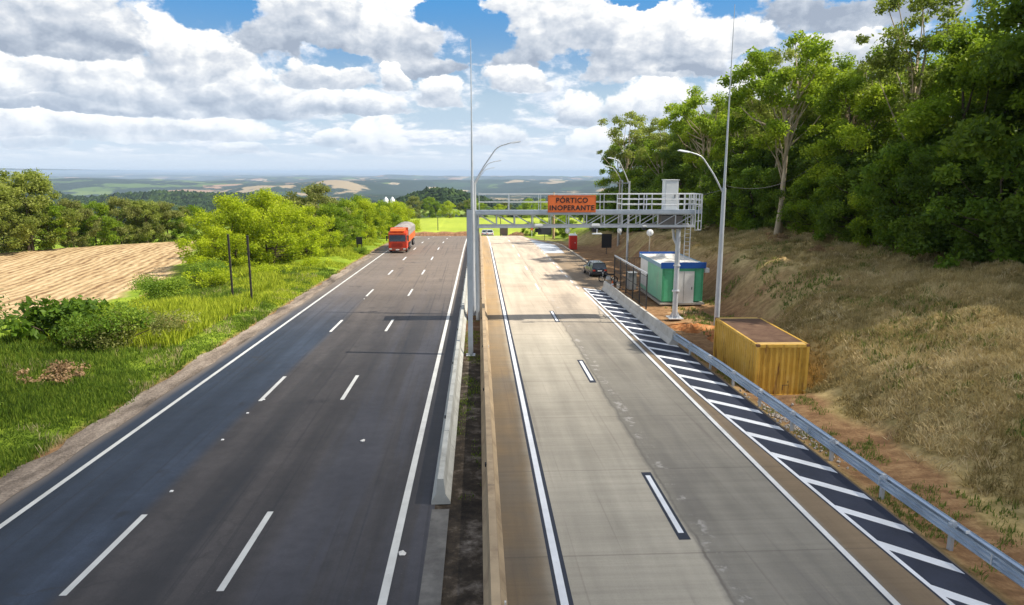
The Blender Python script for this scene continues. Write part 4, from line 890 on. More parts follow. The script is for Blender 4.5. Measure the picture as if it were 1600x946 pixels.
def truck():
    y=95.2; x=-11.25; t=thing('truck',(x,y,ZR(y)+.01),'red cab-over truck with a grey tarpaulin-covered trailer driving in the left lane','truck')
    # front faces -y
    RD=plain('truck_red',(.62,.045,.012),.35,var=.06,spec=.5); RD2=plain('truck_orange',(.72,.13,.02),.4)
    mb=MB(); mb.prism([(-.02,.55),(-.06,1.55),(.10,2.75),(.32,2.98),(2.15,2.98),(2.2,.55)],'x',-1.25,1.25); mb.build('cab',RD,t,bevel=.06)
    mb=MB(); mb.prism([(-.075,1.62),(-.075+.03,1.62),(.105,2.55),(.075,2.55)],'x',-1.12,1.12); mb.build('windscreen',M_GLASS,t)
    mb=MB(); mb.prism([(.05,2.98),(.35,3.35),(1.9,3.38),(2.0,2.98)],'x',-1.0,1.0); mb.build('roof_deflector',RD2,t,bevel=.05)
    mb=MB(); mb.box((0,-.04,2.72),(2.2,.18,.16)); mb.build('sun_visor',RD2,t,bevel=.02)
    mb=MB(); 
    for z in (1.38,1.22,1.06,.90): mb.box((0,-.085,z),(1.5,.05,.035))
    mb.build('grille',plain('grille_dark_red',(.24,.02,.01),.5),t)
    mb=MB(); mb.box((0,-.10,.55),(2.44,.32,.38)); mb.build('bumper',plain('bumper_red',(.30,.06,.03),.5,dirt=(.2,.15,.1)),t,bevel=.05)
    mb=MB(); mb.box((0,-.27,.50),(.5,.02,.13)); mb.build('number_plate',M_WPL,t)
    for s in (-1,1):
        mb=MB(); mb.box((s*.95,-.26,.60),(.38,.04,.2)); mb.build('headlight',plain('lamp_white',(.8,.8,.75),.2),t,bevel=.02)
        mb=MB(); mb.box((s*1.48,.0,2.05),(.16,.1,.75)); mb.build('mirror',M_BLACK,t,bevel=.02); mb=MB(); mb.bar((s*1.2,.1,2.35),(s*1.48,.02,2.35),.04); mb.build('mirror_arm',M_BLACK,t)
        mb=MB(); mb.box((s*1.262,.95,2.05),(.02,1.0,.75)); mb.build('side_window',M_GLASS,t)
        for yy,r in ((1.35,.52),(4.6,.52),(5.8,.52),(10.6,.52),(11.8,.52)): wheel(t,s*1.08,yy,r,.30)
    mb=MB(); mb.box((0,6.8,.95),(1.0,11.5,.30)); mb.build('chassis',M_DARK,t)
    mb=MB(); mb.box((0,8.0,1.35),(2.5,10.6,.35)); mb.box((0,2.66,2.35),(2.5,.08,2.0)); mb.each('trailer_body',RD2,t,bevel=.02)
    mb=MB(); mb.box((0,8.0,1.85),(2.46,10.4,.65)); mb.build('side_boards',RD2,t)
    m,n=newmat('tarpaulin'); o=n.obj(); b=n.noise(o,1.3,5,.6); c=n.ramp(b,[(.3,(.20,.18,.165)),(.7,(.36,.33,.30))]); n.out(n.bsdf(c,.75,normal=n.bump(n.noise(n.V('MULTIPLY',o,(1,4,1)),1.5,4),.8,.1))); 
    mb=MB(); secs=[]
    prof=[(-1.27,2.15),(-1.27,2.95),(-.9,3.25),(-.3,3.42),(.3,3.42),(.9,3.25),(1.27,2.95),(1.27,2.15)]
    vs=[];N=14
    for i in range(N+1):
        yy=2.72+i*10.55/N; k=.07*math.sin(i*2.6); vs+=[(a,yy,b+(k if b>2.2 else 0)) for a,b in prof]
    fs=[(i*8+k,i*8+(k+1)%8,(i+1)*8+(k+1)%8,(i+1)*8+k) for i in range(N) for k in range(8)]+[tuple(range(8)),tuple(range(N*8,N*8+8))]
    mb.add(vs,fs).build('tarpaulin_cover',m,t)
truck()
t=thing('dark_truck',(8.5,232,ZR(232)+.02),'small dark brown lorry far away at the end of the concrete road','truck')
mb=MB(); mb.box((0,0,2.2),(2.5,6,2.6)); mb.build('cargo_box',plain('dark_cargo',(.09,.065,.05),.7),t,bevel=.05); mb=MB(); mb.box((0,3.9,1.7),(2.3,1.6,2.2)); mb.build('cab',M_DARK,t,bevel=.08); mb=MB(); mb.box((0,.5,.8),(1.2,8,.3)); mb.build('chassis',M_DARK,t)
for s in (-1,1):
    for yy in (-2,3.8): wheel(t,s*1.0,yy,.5,.3)
# ------------------------------------------------------------------ vegetation
def leaf_mat(name,dark,mid,light,trans=.35,hue=.5):
    m,n=newmat(name); v=n.attr('tint'); o=n.obj(); r=n.rnd()
    f=n.M('ADD',n.M('MULTIPLY',v,.75),n.M('MULTIPLY',r,.25)); c=n.ramp(f,[(.08,dark),(.5,mid),(.95,light)])
    c=n.mul(c,n.mr(n.noise(o,.35,3),.3,.7,.8,1.2))
    pb=n.bsdf(c,.55,spec=.25); tr=n.n.new('ShaderNodeBsdfTranslucent'); n.put(tr,0,n.mix(.4,c,(.30,.42,.03)))
    mx=n.n.new('ShaderNodeMixShader'); mx.inputs[0].default_value=trans; n.l.new(pb,mx.inputs[1]); n.l.new(tr.outputs[0],mx.inputs[2]); n.out(mx.outputs[0]); return m
def bark_mat(name,a,b):
    m,n=newmat(name); o=n.obj(); q=n.noise(n.V('MULTIPLY',o,(1,1,.25)),3,5,.7); n.out(n.bsdf(n.ramp(q,[(.3,a),(.7,b)]),.9,normal=n.bump(q,.6,.05),spec=.1)); return m
L_DEEP=leaf_mat('leaves_deep',(.035,.075,.012),(.10,.17,.018),(.26,.36,.03),.5)
L_MID=leaf_mat('leaves_mid',(.07,.13,.012),(.22,.33,.018),(.55,.64,.045),.55)
L_OLIVE=leaf_mat('leaves_olive',(.09,.12,.022),(.26,.30,.055),(.50,.53,.13),.5)
L_LIME=leaf_mat('leaves_lime',(.20,.27,.012),(.44,.53,.016),(.64,.70,.03),.5)
L_BUSH=leaf_mat('leaves_bush',(.05,.11,.015),(.15,.26,.025),(.36,.48,.045),.48)
L_GREY=leaf_mat('leaves_browngreen',(.10,.11,.03),(.24,.25,.07),(.42,.42,.13),.45)
L_DEAD=leaf_mat('dead_twigs',(.20,.12,.06),(.45,.28,.14),(.68,.48,.28),.1)
B_PALE=bark_mat('pale_bark',(.26,.20,.13),(.62,.52,.38)); B_DARK=bark_mat('dark_bark',(.045,.035,.025),(.13,.10,.07))
def leaves(rs,centres,radii,per,size,flat=.65,fill=.45,droop=.25):
    out=[];tint=[]
    for c,r in zip(centres,radii):
        n=int(per*(r/1.2)**2); 
        d=rs.normal(size=(n,3)); d/=np.linalg.norm(d,axis=1)[:,None]
        rad=r*(1-fill*rs.rand(n)**1.6)[:,None]*(1+.28*rs.randn(n,1)*.6)
        # sub-clumping gives tufts and gaps
        k=max(3,int(n/28)); sc=rs.normal(size=(k,3)); sc/=np.linalg.norm(sc,axis=1)[:,None]; ix=rs.randint(0,k,n)
        P=(d*rad)*.45+(sc[ix]*r*.8+rs.normal(size=(n,3))*r*.20)*.62
        P[:,2]*=flat; P+=np.array(c)
        nrm=rs.normal(size=(n,3))*.75+np.array([0,0,.55])+d*.35; nrm/=np.linalg.norm(nrm,axis=1)[:,None]
        a=rs.normal(size=(n,3)); a[:,2]-=droop; u=np.cross(nrm,a); u/=np.linalg.norm(u,axis=1)[:,None]+1e-9; w=np.cross(nrm,u)
        s=size*(.6+.8*rs.rand(n,1)); l=s*1.0; b=s*.52
        out.append(np.stack([P-u*l*.5,P+w*b*.5-u*l*.05,P+u*l*.5,P-w*b*.5-u*l*.05],1))
        ct=rs.rand(); tint.append(np.clip(.5*ct+.25*rs.rand(n)[:]+.25*(rs.rand(k)[ix]),0,1))
    return np.concatenate(out),np.concatenate(tint)
def make_tree(name,seed,h,cr,base,leafm,barkm,nc=34,per=190,size=.30,fork=.4,tr=.22,spread=1.,trunks=1,flat=.7,rr=(.9,1.7),shape='dome',gap=.0):
    rs=np.random.RandomState(seed)
    C=[];Rr=[]
    while len(C)<nc:
        a=rs.rand()*2*PI; q=math.sqrt(rs.rand()); zz=rs.rand()
        if shape=='dome': lim=cr*math.sqrt(max(.05,1-(max(0,zz-.25)/.78)**2))*(.62+.38*min(1,zz/.25))
        elif shape=='umbrella': zz=.45+.55*zz if rs.rand()<.75 else zz; lim=cr*(.35+.65*min(1,zz*1.5))*math.sqrt(max(.1,1-max(0,zz-.7)**2*8))
        else: lim=cr
        if q<.35 and rs.rand()<.5: continue
        lob=1+.22*math.sin(a*3+seed)+.14*math.sin(a*5+seed*2)
        C.append(np.array([math.cos(a)*q*lim*lob,math.sin(a)*q*lim*lob,base+(h-base-.6)*zz])); Rr.append(rs.uniform(*rr)*(1.05-.3*q))
    V,t=leaves(rs,C,Rr,per,size,flat)
    crown=quads('crown',V,leafm,{'tint':t})
    mb=MB()
    for k in range(trunks):
        lean=rs.normal(size=2)*.5*(1 if trunks==1 else 1.6); b0=rs.normal(size=2)*(.05 if trunks==1 else .35)
        P=[];n=7; top=h*.80
        for i in range(n+1):
            f=i/n; P.append((b0[0]+lean[0]*f+rs.normal()*.12*f*1.5,b0[1]+lean[1]*f+rs.normal()*.12*f*1.5,top*f-.25))
        mb.tube(P,[tr*(1-.80*i/n)*(1.25 if i==0 else 1) for i in range(n+1)],8)
        idx=rs.choice(len(C),min(len(C),int(9*spread)+4),replace=False)
        for j in idx:
            c=C[j]; f0=min(.88,max(fork,(c[2]/top)*rs.uniform(.55,.85))); ii=f0*n; i0=int(ii); p0=np.array(P[i0])*(1-(ii-i0))+np.array(P[min(n,i0+1)])*(ii-i0)
            m1=p0*.45+c*.55+np.array([0,0,-.25])+rs.normal(size=3)*.2
            mb.tube([p0,m1,c],[tr*.38,tr*.22,tr*.08],6)
    t_=bpy.data.objects.new(name,None); COL.objects.link(t_)
    mb.build('trunk',barkm,t_); link('crown',crown,t_); return t_
protos={}
def proto(key,*a,**k):
    protos[key]=[make_tree(*a,**k),False]; return protos[key][0]
def plant(key,x,y,rz,s,label,group,cat='tree',name=None,sz=None,dz=0):
    p=protos[key]
    if not p[1]: o=p[0]; p[1]=True
    else: o=copy_tree(p[0])
    if name: o.name=name
    o.location=(x,y,TZ(x,y)-.1+dz); o.rotation_euler=(0,0,rz); o.scale=(s,s,sz or s); tag(o,label,cat,group); return o
proto('tallA','forest_tree',3,17,4.8,6.5,L_MID,B_PALE,nc=46,per=445,size=0.277,fork=.30,tr=.24,shape='umbrella',trunks=2,rr=(.9,1.6))
proto('tallB','forest_tree',8,18,4.6,5.0,L_OLIVE,B_PALE,nc=44,per=290,size=0.277,fork=.4,tr=.24,shape='umbrella',rr=(.8,1.5))
proto('tallC','forest_tree',12,16,5.4,3.0,L_DEEP,B_DARK,nc=64,per=445,size=0.286,fork=.3,tr=.30,rr=(1.1,1.9))
proto('tallD','forest_tree',15,15,4.6,2.0,L_MID,B_DARK,nc=58,per=445,size=0.277,fork=.3,tr=.26,rr=(1.0,1.8))
proto('under','understory_tree',21,7.5,3.4,.3,L_BUSH,B_DARK,nc=40,per=445,size=0.260,fork=.15,tr=.14,rr=(.8,1.5),trunks=2)
proto('underD','understory_tree',25,8,3.6,.2,L_DEEP,B_DARK,nc=42,per=445,size=0.277,fork=.15,tr=.15,rr=(.9,1.6),trunks=2)
proto('underL','understory_tree',29,6.5,3.2,.4,L_MID,B_DARK,nc=34,per=459,size=0.244,fork=.15,tr=.13,rr=(.8,1.4),trunks=2)
proto('olive','olive_tree',33,11,5.4,.6,L_OLIVE,B_DARK,nc=58,per=260,size=.34,fork=.25,tr=.18,rr=(1.2,1.9),trunks=2)
proto('oliveD','broad_tree',37,9.8,5.0,.4,L_GREY,B_DARK,nc=52,per=260,size=.33,fork=.25,tr=.16,rr=(1.1,1.8))
proto('lime','round_tree',41,8.8,5.2,.3,L_LIME,B_DARK,nc=60,per=330,size=.25,fork=.2,tr=.14,rr=(1.1,1.75),trunks=2,flat=.8)
proto('green','leafy_tree',45,8.8,4.8,.2,L_MID,B_DARK,nc=48,per=280,size=.31,fork=.2,tr=.14,rr=(1.1,1.8))
# --- wood on the hillside, right
WG='trees along the edge of the hillside wood'
edge=[ # key,x,y,rz,scale,label
('tallC',33.5,35.5,.3,1.30,'huge dark spreading tree at the right edge, its crown leaving the picture top'),
('tallC',38.5,43,2.1,1.18,'tall dark tree right behind the huge one at the right edge'),
('tallD',33.,46,1.2,1.02,'dark green tree left of the huge one, dense from ground to top'),
('tallB',33.5,53.5,4.0,1.06,'tallest airy olive tree, its lacy top rising left of the huge dark crown'),
('tallD',31.5,57.5,2.2,.92,'bushy mid green tree just left of the tallest airy one'),
('tallA',28.6,64,.6,1.1,'forked tree with two pale bare trunks showing in the middle of the wood edge'),
('tallB',30.5,71,2.6,1.00,'airy olive tree right behind the tall right lamp post rod'),
('tallD',29.5,77,3.9,.95,'dense green tree left of the tall right lamp post'),
('tallA',27.2,83.5,1.9,.98,'open-crowned tree above the white cabinet on the gantry'),
('tallC',27.5,91,4.4,.86,'dark rounded tree above the right half of the gantry'),
('tallB',26.5,98,5.2,.88,'airy brownish tree near the left end of the wood'),
('tallD',25.6,104,.9,.92,'green tree second from the left end of the wood'),
('tallC',27.5,113,3.3,.92,'dense dark tree closing the far end of the hillside wood'),('tallD',24.5,119,2.4,.98,'green tree at the very far end of the hillside wood'),
('tallB',24.2,111,1.4,1.04,'leftmost airy tree of the hillside wood, hanging over the distant lamp posts')]
for k,x,y,rz,s,l in edge: plant(k,x,y,rz,s,l,WG)
rs=np.random.RandomState(99)
uk=['under','underL','underD']
ul=[]
yy=29.;i=0
while yy<118:
    xe=float(np.interp(yy,[28,40,60,75,95,115],[31.5,30.6,29.6,28.6,25.5,22.]))
    dark=yy<48
    k='underD' if (dark and i%3) else uk[i%3]
    if 61.5<yy<66.2 or 81.5<yy<84.5: yy+=3.4
    ul.append((k,xe+rs.uniform(-.9,.8),yy,rs.rand()*6.28,rs.uniform(.72,1.12)*(1.08 if dark else 1))); yy+=rs.uniform(2.6,3.6); i+=1
names=['nearest dark bush','dark bush','broad dark bush','shaded bush']
N=len(ul)
for j,(k,x,y,rz,s) in enumerate(ul):
    w='by the picture\'s right edge' if y<38 else 'below the dark trees on the right' if y<50 else 'right of the forked pale trunks' if y<68 else 'behind the tall right lamp post' if y<84 else 'behind the gantry and cabin'
    kind={'under':'fresh green','underL':'yellowish green','underD':'dark green'}[k]
    plant(k,x,y,rz,s,'%s bush at the wood\'s foot, %s'%(kind,w),'understory trees of the hillside wood')
# second and third rows, mostly hidden
for j in range(34):
    y=30+j*2.65; xe=float(np.interp(y,[28,40,60,75,95,115],[38,38.5,37,35.5,32.5,29.]))
    row=j%2; k=['tallD','tallC','tallB','tallD','tallA'][j%5]
    plant(k,xe+row*6+rs.uniform(-1,1),y,rs.rand()*6.28,rs.uniform(.8,1.0),'tree standing deep inside the hillside wood behind its edge','trees deep inside the hillside wood')
for j in range(14):
    y=36+j*6; xe=float(np.interp(y,[28,40,60,75,95,115],[34.5,34,33,32,29,26.])); plant('underD',xe,y,rs.rand()*6.28,1.15,'dark understory tree hidden behind the front bushes of the wood','hidden understory trees')
# green growth beyond, right roadside
for k,x,y,s,l in (('green',21,128,.72,'green tree at the bend right of the wooden pole'),('underL',17.5,134,.6,'small yellowish tree beside the wooden pole'),('underD',24,122,.85,'dark bush under the leftmost trees of the wood'),('under',20.5,119,.55,'low bush behind the red toilet'),('green',17,150,.7,'green tree beyond the wooden pole, under the gantry'),('underL',12.5,165,.62,'yellowish tree beyond the grey sign board')):
    plant(k,x,y,x,s,l,'trees at the far right roadside')
# --- left side trees
LG_='trees on the left side'
left=[('olive',-63.9,93,4.2,.9,'olive tree leaving the frame beside the biggest olive one'),('olive',-62.4,98,4.3,1.02,'biggest olive tree of the row behind the ploughed field'),('green',-60.9,100,5.8,0.8,'green tree adjoining the biggest olive tree behind the field'),('oliveD',-59.9,104,5.2,0.74,'brown-green tree second after the biggest olive tree behind the field'),('green',-58.9,108,3.2,0.78,'green bushy tree low at the far field edge'),('oliveD',-57.0,112,5.3,0.80,'rounded brown-green tree in the middle of the row behind the field'),('olive',-54.3,114,4.7,0.66,'pale olive tree in the row behind the field, past its middle'),('oliveD',-51.9,117,4.1,0.72,'brown-green tree near the right end of the row behind the field'),('green',-49.5,120,2.1,0.72,'green tree ending the row behind the field'),('green',-65.6,117,4.5,0.90,'green tree standing behind the brown-green ones of the field row'),('olive',-61.6,125,4.7,0.80,'olive tree standing behind the middle of the field row'),('green',-57.8,127,1.3,0.78,'green tree standing behind the right end of the field row'),('oliveD',-69.5,104,5.7,1.05,'brown-green tree behind the two olive ones of the field row'),
('lime',-28.8,80,.3,.98,'left one of the big bright yellow-green trees behind the bare posts'),('lime',-24.6,82,2.2,1.0,'right one of the big bright yellow-green trees, right behind the bare posts'),('lime',-31.,89,4.2,.82,'bright yellow-green tree leaning over the right tip of the ploughed field'),
('lime',-21.5,88,3.3,.74,'low bright yellow-green tree right of the two big ones'),
('oliveD',-24.5,104,1.,.98,'dark tree rising between the bright trees and the red truck'),('green',-22.3,112,2.,.82,'mid green tree left behind the red truck'),('lime',-19.5,119,.9,.80,'yellow-green tree above the red truck cab, left of it'),
('green',-18.,128,3.,.80,'green tree just left behind the trailer of the truck'),('lime',-16.6,139,5.,.78,'yellow-green rounded tree at the road bend behind the trailer'),('green',-26,122,4.,.86,'green tree behind the dark one, towards the valley'),('green',-24,134,1.6,.95,'green tree behind the yellow-green ones near the bend'),('lime',-18,150,2.8,.86,'rounded bright tree at the very end of the left verge'),
('lime',-28.5,95,1.8,.85,'bright tree behind the two big yellow-green ones'),('lime',-28.6,76,.8,.62,'low bright tree left of the big yellow-green ones'),('green',-21,98,.4,.75,'green tree low behind the verge, halfway to the red truck'),('green',-40,120,2.8,.7,'green tree between the bright trees and the row behind the field'),('oliveD',-38,134,.8,.8,'brown-green tree far behind the bright trees')]
for k,x,y,rz,s,l in left: plant(k,x,y,rz,s,l,LG_)
for j in range(16):
    x=-46+j*6.2+rs.uniform(-2,2); plant(['green','lime','oliveD','green'][j%4],x,352+rs.uniform(-10,30),rs.rand()*6,rs.uniform(.75,1.25),'tree in the row behind the lime green field','trees behind the lime green field')
# --- shrubs
def make_shrub(name,seed,h,r,m,per=170,size=.22,nc=12,flat=.8,stems=True):
    rs=np.random.RandomState(seed); C=[(rs.normal()*r*.45,rs.normal()*r*.45,h*rs.uniform(.15,.85)) for _ in range(nc)]; Rr=[rs.uniform(.35,.6)*r*.9 for _ in C]
    V,t=leaves(rs,C,Rr,per,size,flat); t_=bpy.data.objects.new(name,None); COL.objects.link(t_); link('foliage',quads('foliage',V,m,{'tint':t}),t_)
    mb=MB()
    for c in C[:8]: mb.tube([(c[0]*.1,c[1]*.1,-.2),(c[0]*.5,c[1]*.5,c[2]*.6),c],[.05,.035,.01],5)
    mb.build('stems',B_DARK,t_); return t_
protos['shrub']=[make_shrub('shrub',51,2.6,2.4,L_BUSH,nc=22,per=620,size=.16),False]
protos['shrubL']=[make_shrub('shrub',53,2.0,2.0,L_LIME,nc=16,per=420,size=.16),False]
protos['shrubG']=[make_shrub('shrub',55,1.8,2.2,L_GREY,nc=16,per=400,size=.15),False]
protos['broad']=[make_shrub('broadleaf_shrub',57,2.4,1.8,L_BUSH,nc=18,per=240,size=.33),False]
protos['dead']=[make_shrub('dead_brush',59,.7,1.5,L_DEAD,nc=12,per=420,size=.16,flat=.5),False]
SG='shrubs on the left verge'
for k,x,y,s,l in (('shrub',-24.8,31.0,1.35,'big dark green shrub at the left picture edge'),('shrub',-22.4,26.,1.25,'dark green shrub lowest at the left edge'),('shrub',-29.5,38,.95,'dark green shrub behind the big one at the left edge'),
    ('broad',-23.4,38.8,1.35,'tall broad-leaved shrub standing up against the ploughed field'),('shrub',-21.6,38.2,.95,'green shrub at the foot of the tall broad-leaved one'),('shrubG',-20.6,38.2,1.0,'grey green shrub right of the broad-leaved one'),('shrubG',-19.2,41,.9,'low grey green shrub in front of the tall yellow grass'),
    ('shrubG',-21.2,26.5,.7,'brownish shrub low at the left edge above the cut grass'),('shrub',-27.5,33,1.0,'dark shrub behind the biggest one at the frame edge'),('shrub',-26.5,58,.9,'dark green shrub at the corner of the ploughed field'),('shrubL',-24.5,64,.95,'yellow green shrub left of the bare posts'),('shrub',-27.5,69,.9,'dark shrub under the left bright tree'),('shrubL',-21.3,69,.8,'yellow green shrub right behind the bare posts'),('shrub',-15.9,93.5,.42,'small dark shrub at the road edge just left of the red truck'),('shrubL',-19.2,79,.7,'yellow green shrub low beside the road, right of the bright trees'),('shrubL',-17.8,101,.8,'yellow green shrub left behind the truck mirror')):
    plant(k,x,y,x*3,s,l,SG,'shrub')
for x,y,s,l in ((-19.6,31.8,.95,'largest pile of dry brown brush on the grass slope'),(-20.8,25.4,.7,'small brown brush pile at the left picture edge'),(-19.,42.,.7,'brown brush on top of the shrubs below the ploughed field'),(-30,63.5,.6,'dry brush at the corner of the ploughed field')):
    plant('dead',x,y,x,s,l,'piles of dry brush','brush pile',dz=.5 if y==42. else 0)
for x,y,s,l in ((27.2,61,.9,'dry brush heap at the foot of the forked tree'),(26.5,52,.6,'low brush heap on the mown slope before the dark trees')):
    plant('dead',x,y,x,s,l,'piles of dry brush','brush pile')
# --- grass (uncountable)
def grass_mat(name,a,b,c,trans=.3):
    m,n=newmat(name); v=n.attr('tint'); p=n.pos(); q=n.noise(p,.45,4,.6); f=n.M('ADD',n.M('MULTIPLY',v,.5),n.M('MULTIPLY',q,.6)); col=n.ramp(f,[(.25,a),(.55,b),(.85,c)])
    pb=n.bsdf(col,.7,spec=.15); tr=n.n.new('ShaderNodeBsdfTranslucent'); n.put(tr,0,col); mx=n.n.new('ShaderNodeMixShader'); mx.inputs[0].default_value=trans; n.l.new(pb,mx.inputs[1]); n.l.new(tr.outputs[0],mx.inputs[2]); n.out(mx.outputs[0]); return m
def grass(name,X,Y,h,w,m,label,lie=.35,nb=4,seed=1,tint=None):
    rs=np.random.RandomState(seed); n=len(X); Z=terrain(X,Y); X=np.repeat(X,nb)+rs.normal(size=n*nb)*.07; Y=np.repeat(Y,nb)+rs.normal(size=n*nb)*.07; Z=np.repeat(Z,nb)-.03; h=np.repeat(h,nb)*rs.uniform(.6,1.2,n*nb)
    a=rs.rand(n*nb)*2*PI; l=rs.rand(n*nb)*lie; dx=np.cos(a)*l*h;dy=np.sin(a)*l*h; b=rs.rand(n*nb)*2*PI; wx=np.cos(b)*w*.5*rs.uniform(.6,1.4,n*nb);wy=np.sin(b)*w*.5
    hz=h*np.sqrt(np.clip(1-l*l,.02,1)); z0=np.zeros_like(X)
    V=np.stack([np.stack([X-wx,Y-wy,Z],1),np.stack([X+wx,Y+wy,Z],1),np.stack([X+dx*.45+wx*.7,Y+dy*.45+wy*.7,Z+hz*.6],1),np.stack([X+dx,Y+dy,Z+hz],1)],1)
    t=rs.rand(n*nb) if tint is None else np.repeat(tint,nb)*.6+rs.rand(n*nb)*.4
    o=link(name,quads(name,V,m,{'tint':t})); tag(o,label,'grass',kind='stuff'); return o
rs=np.random.RandomState(5)
def scatter(n,x0,x1,y0,y1,pw=1.6):
    y=y0+(y1-y0)*rs.rand(n)**pw; x=x0+(x1-x0)*rs.rand(n); return x,y
G1=grass_mat('verge_grass',(.055,.10,.015),(.14,.23,.022),(.31,.38,.05)); G2=grass_mat('tall_yellow_grass',(.20,.28,.02),(.40,.47,.03),(.58,.62,.07)); G3=grass_mat('mown_dry_grass',(.17,.145,.045),(.52,.405,.175),(.92,.76,.44),.28)
G4=grass_mat('green_patch_grass',(.09,.13,.03),(.18,.24,.05),(.32,.36,.09))
x,y=scatter(62000,-27,-14.9,11,75,1.5); k=(x<-15.05-.35*rs.rand(len(x))-.5*(vn(y*.7,y*0)-.3)); x,y=x[k],y[k]
hh=.10+.20*ss(fbm(x*.4,y*.4,4),.35,.65)+.25*ss(-x,17,21)
gx_,gy_=scatter(14000,-26,-15.2,12,70,1.5); kk=fbm(gx_*.6+3,gy_*.6,4)>.52; gx_,gy_=gx_[kk],gy_[kk]; grass('dry_stalks',gx_,gy_,.22+.25*rs.rand(len(gx_)),.022,grass_mat('dry_stalk',(.28,.24,.10),(.50,.42,.20),(.70,.60,.34)),'thin dry stalks and seed heads among the green verge grass',.5,nb=3,seed=21)
grass('verge_grass',x,y,hh,.045,G1,'short lush green grass on the left verge beside the gravel edge',.5)
x,y=scatter(42000,-31,-15.2,46,118,1.3); k=(fbm(x*.25,y*.25,4)>.38)&(x<-15.4-.6*rs.rand(len(x)))&~((x<-15-17)&(y<115)); x,y=x[k],y[k]
grass('tall_yellow_grass',x,y,.25+.65*ss(fbm(x*.3,y*.3,3),.4,.6)*ss(-x,16,19),.07,G2,'tall sunlit yellow green grass around the bare posts and along the verge',.5,seed=2)
x,y=scatter(9000,-26,-17.5,38,52,1.); grass('tall_yellow_grass',x,y,.5+.5*rs.rand(len(x)),.05,G2,'clump of tall yellow grass between the grey shrubs and the bare posts',.4,seed=3)
x,y=scatter(90000,14.2,31,9,78,1.7); f=fbm(x*.55,y*.55,4); foot=np.interp(y,FY,FX); k=(x>foot+.4+1.2*(vn(x,y)-.3))&((y<41.5+3*(f-.45))|(x>foot+4.6+9*(f-.45))); x,y=x[k],y[k]; f=fbm(x*.55,y*.55,4)
grass('mown_dry_grass',x,y,.16+.26*f,.030,G3,'matted dry straw-coloured grass covering the hillside',.96,nb=5,seed=4,tint=np.clip((f-.25)*2,0,1))
x,y=scatter(9000,15,30,9,70,1.7); k=(fbm(x*.8+15,y*.8,4)>.50)&((y<41)|(x>np.interp(y,FY,FX)+5.5)); x,y=x[k],y[k]; grass('straw_heaps',x,y,.20+.22*rs.rand(len(x)),.018,grass_mat('straw',(.36,.26,.12),(.62,.49,.26),(.85,.72,.45),.15),'long loose straw lying in heaps over the hillside',.98,nb=8,seed=14)
x,y=scatter(26000,14.4,31,9,70,1.6); k=fbm(x*.32+5,y*.32,4)>.535; x,y=x[k],y[k]; grass('green_weeds',x,y,.16+.16*rs.rand(len(x)),.05,G4,'green weeds growing in patches through the dry hillside grass',.6,seed=6)
x,y=scatter(5000,11.9,14.6,9,36,1.2); k=fbm(x*.9+5,y*.9,3)>.5; x,y=x[k],y[k]; grass('green_weeds',x,y,.10+.12*rs.rand(len(x)),.03,G4,'weeds under and behind the guardrail',.6,seed=7)
x,y=scatter(3600,-.95,.05,19,60,1.); k=(fbm(x*2.5,y*.5,3)>.50); x,y=x[k],y[k]; g=grass('median_grass',x,y,.08+.12*rs.rand(len(x)),.03,G1,'small grass tufts in the dark soil strip between the barriers',.6,seed=8)
# rubble patch by the guardrail
def rubble():
    rs=np.random.RandomState(3); mb=MB()
    for _ in range(330):
        y=25.3+rs.normal()*1.5; x=12.35+rs.normal()*.35; s=rs.uniform(.04,.13); q=Matrix.Rotation(rs.rand()*6,3,Vector(rs.normal(size=3)).normalized()); mb.box((x,y,TZ(x,y)+s*.25),(s,s*rs.uniform(.6,1),s*.6),M=q,taper=.7)
    o=mb.build('rubble',plain('pale_rubble',(.42,.37,.32),.9,var=.3,scale=8)); tag(o,'patch of pale broken rubble under the guardrail',None,kind='stuff'); o['category']='rubble'
rubble()
def mound(x,y,rx,ry,h,mat,label,name='dirt_mound'):
    rs_=np.random.RandomState(int(x*7+y)); mb=MB(); n=18;m_=7;vs=[(0,0,h)]
    for j in range(1,m_+1):
        for i in range(n):
            a=2*PI*i/n; q=j/m_; k=1+.25*math.sin(a*3+x)+.12*rs_.normal(); vs.append((rx*q*math.cos(a)*k,ry*q*math.sin(a)*k,h*(1-q*q)*(1+.25*rs_.normal())-.12*q))
    fs=[(0,1+i,1+(i+1)%n) for i in range(n)]+[(1+(j*n)+i,1+((j+1)*n)+i,1+((j+1)*n)+(i+1)%n,1+j*n+(i+1)%n) for j in range(m_-1) for i in range(n)]
    mb.add(vs,fs,True); o=mb.build(name,mat,None,(x,y,TZ(x,y)-.02)); tag(o,label,'earth mound')
def soil(name,a,b,c):
    m,n=newmat(name); o=n.obj(); q=n.noise(o,1.6,6,.7); n.out(n.bsdf(n.ramp(q,[(.3,a),(.5,b),(.7,c)]),.95,normal=n.bump(n.noise(o,5,5,.7),.8,.1),spec=.1)); return m
S_RED=soil('red_soil',(.20,.07,.025),(.42,.17,.06),(.60,.34,.15)); S_TAN=soil('tan_soil',(.30,.17,.08),(.55,.36,.18),(.70,.50,.29))
mound(14.2,43.6,1.8,1.6,.35,S_RED,'low red earth mound behind the metal guardrail, before the gantry column'); mound(15.2,49.6,2.2,1.3,.12,S_TAN,'flat tan soil heap in front of the green cabin'); mound(15.0,40.8,1.2,1.6,.35,S_RED,'reddish earth mound left behind the yellow container')
mound(10.2,172,3.2,1.2,.9,soil('brown_soil',(.12,.07,.04),(.22,.13,.07),(.3,.2,.1)),'brown earth mound at the crest right of the distant lorry')
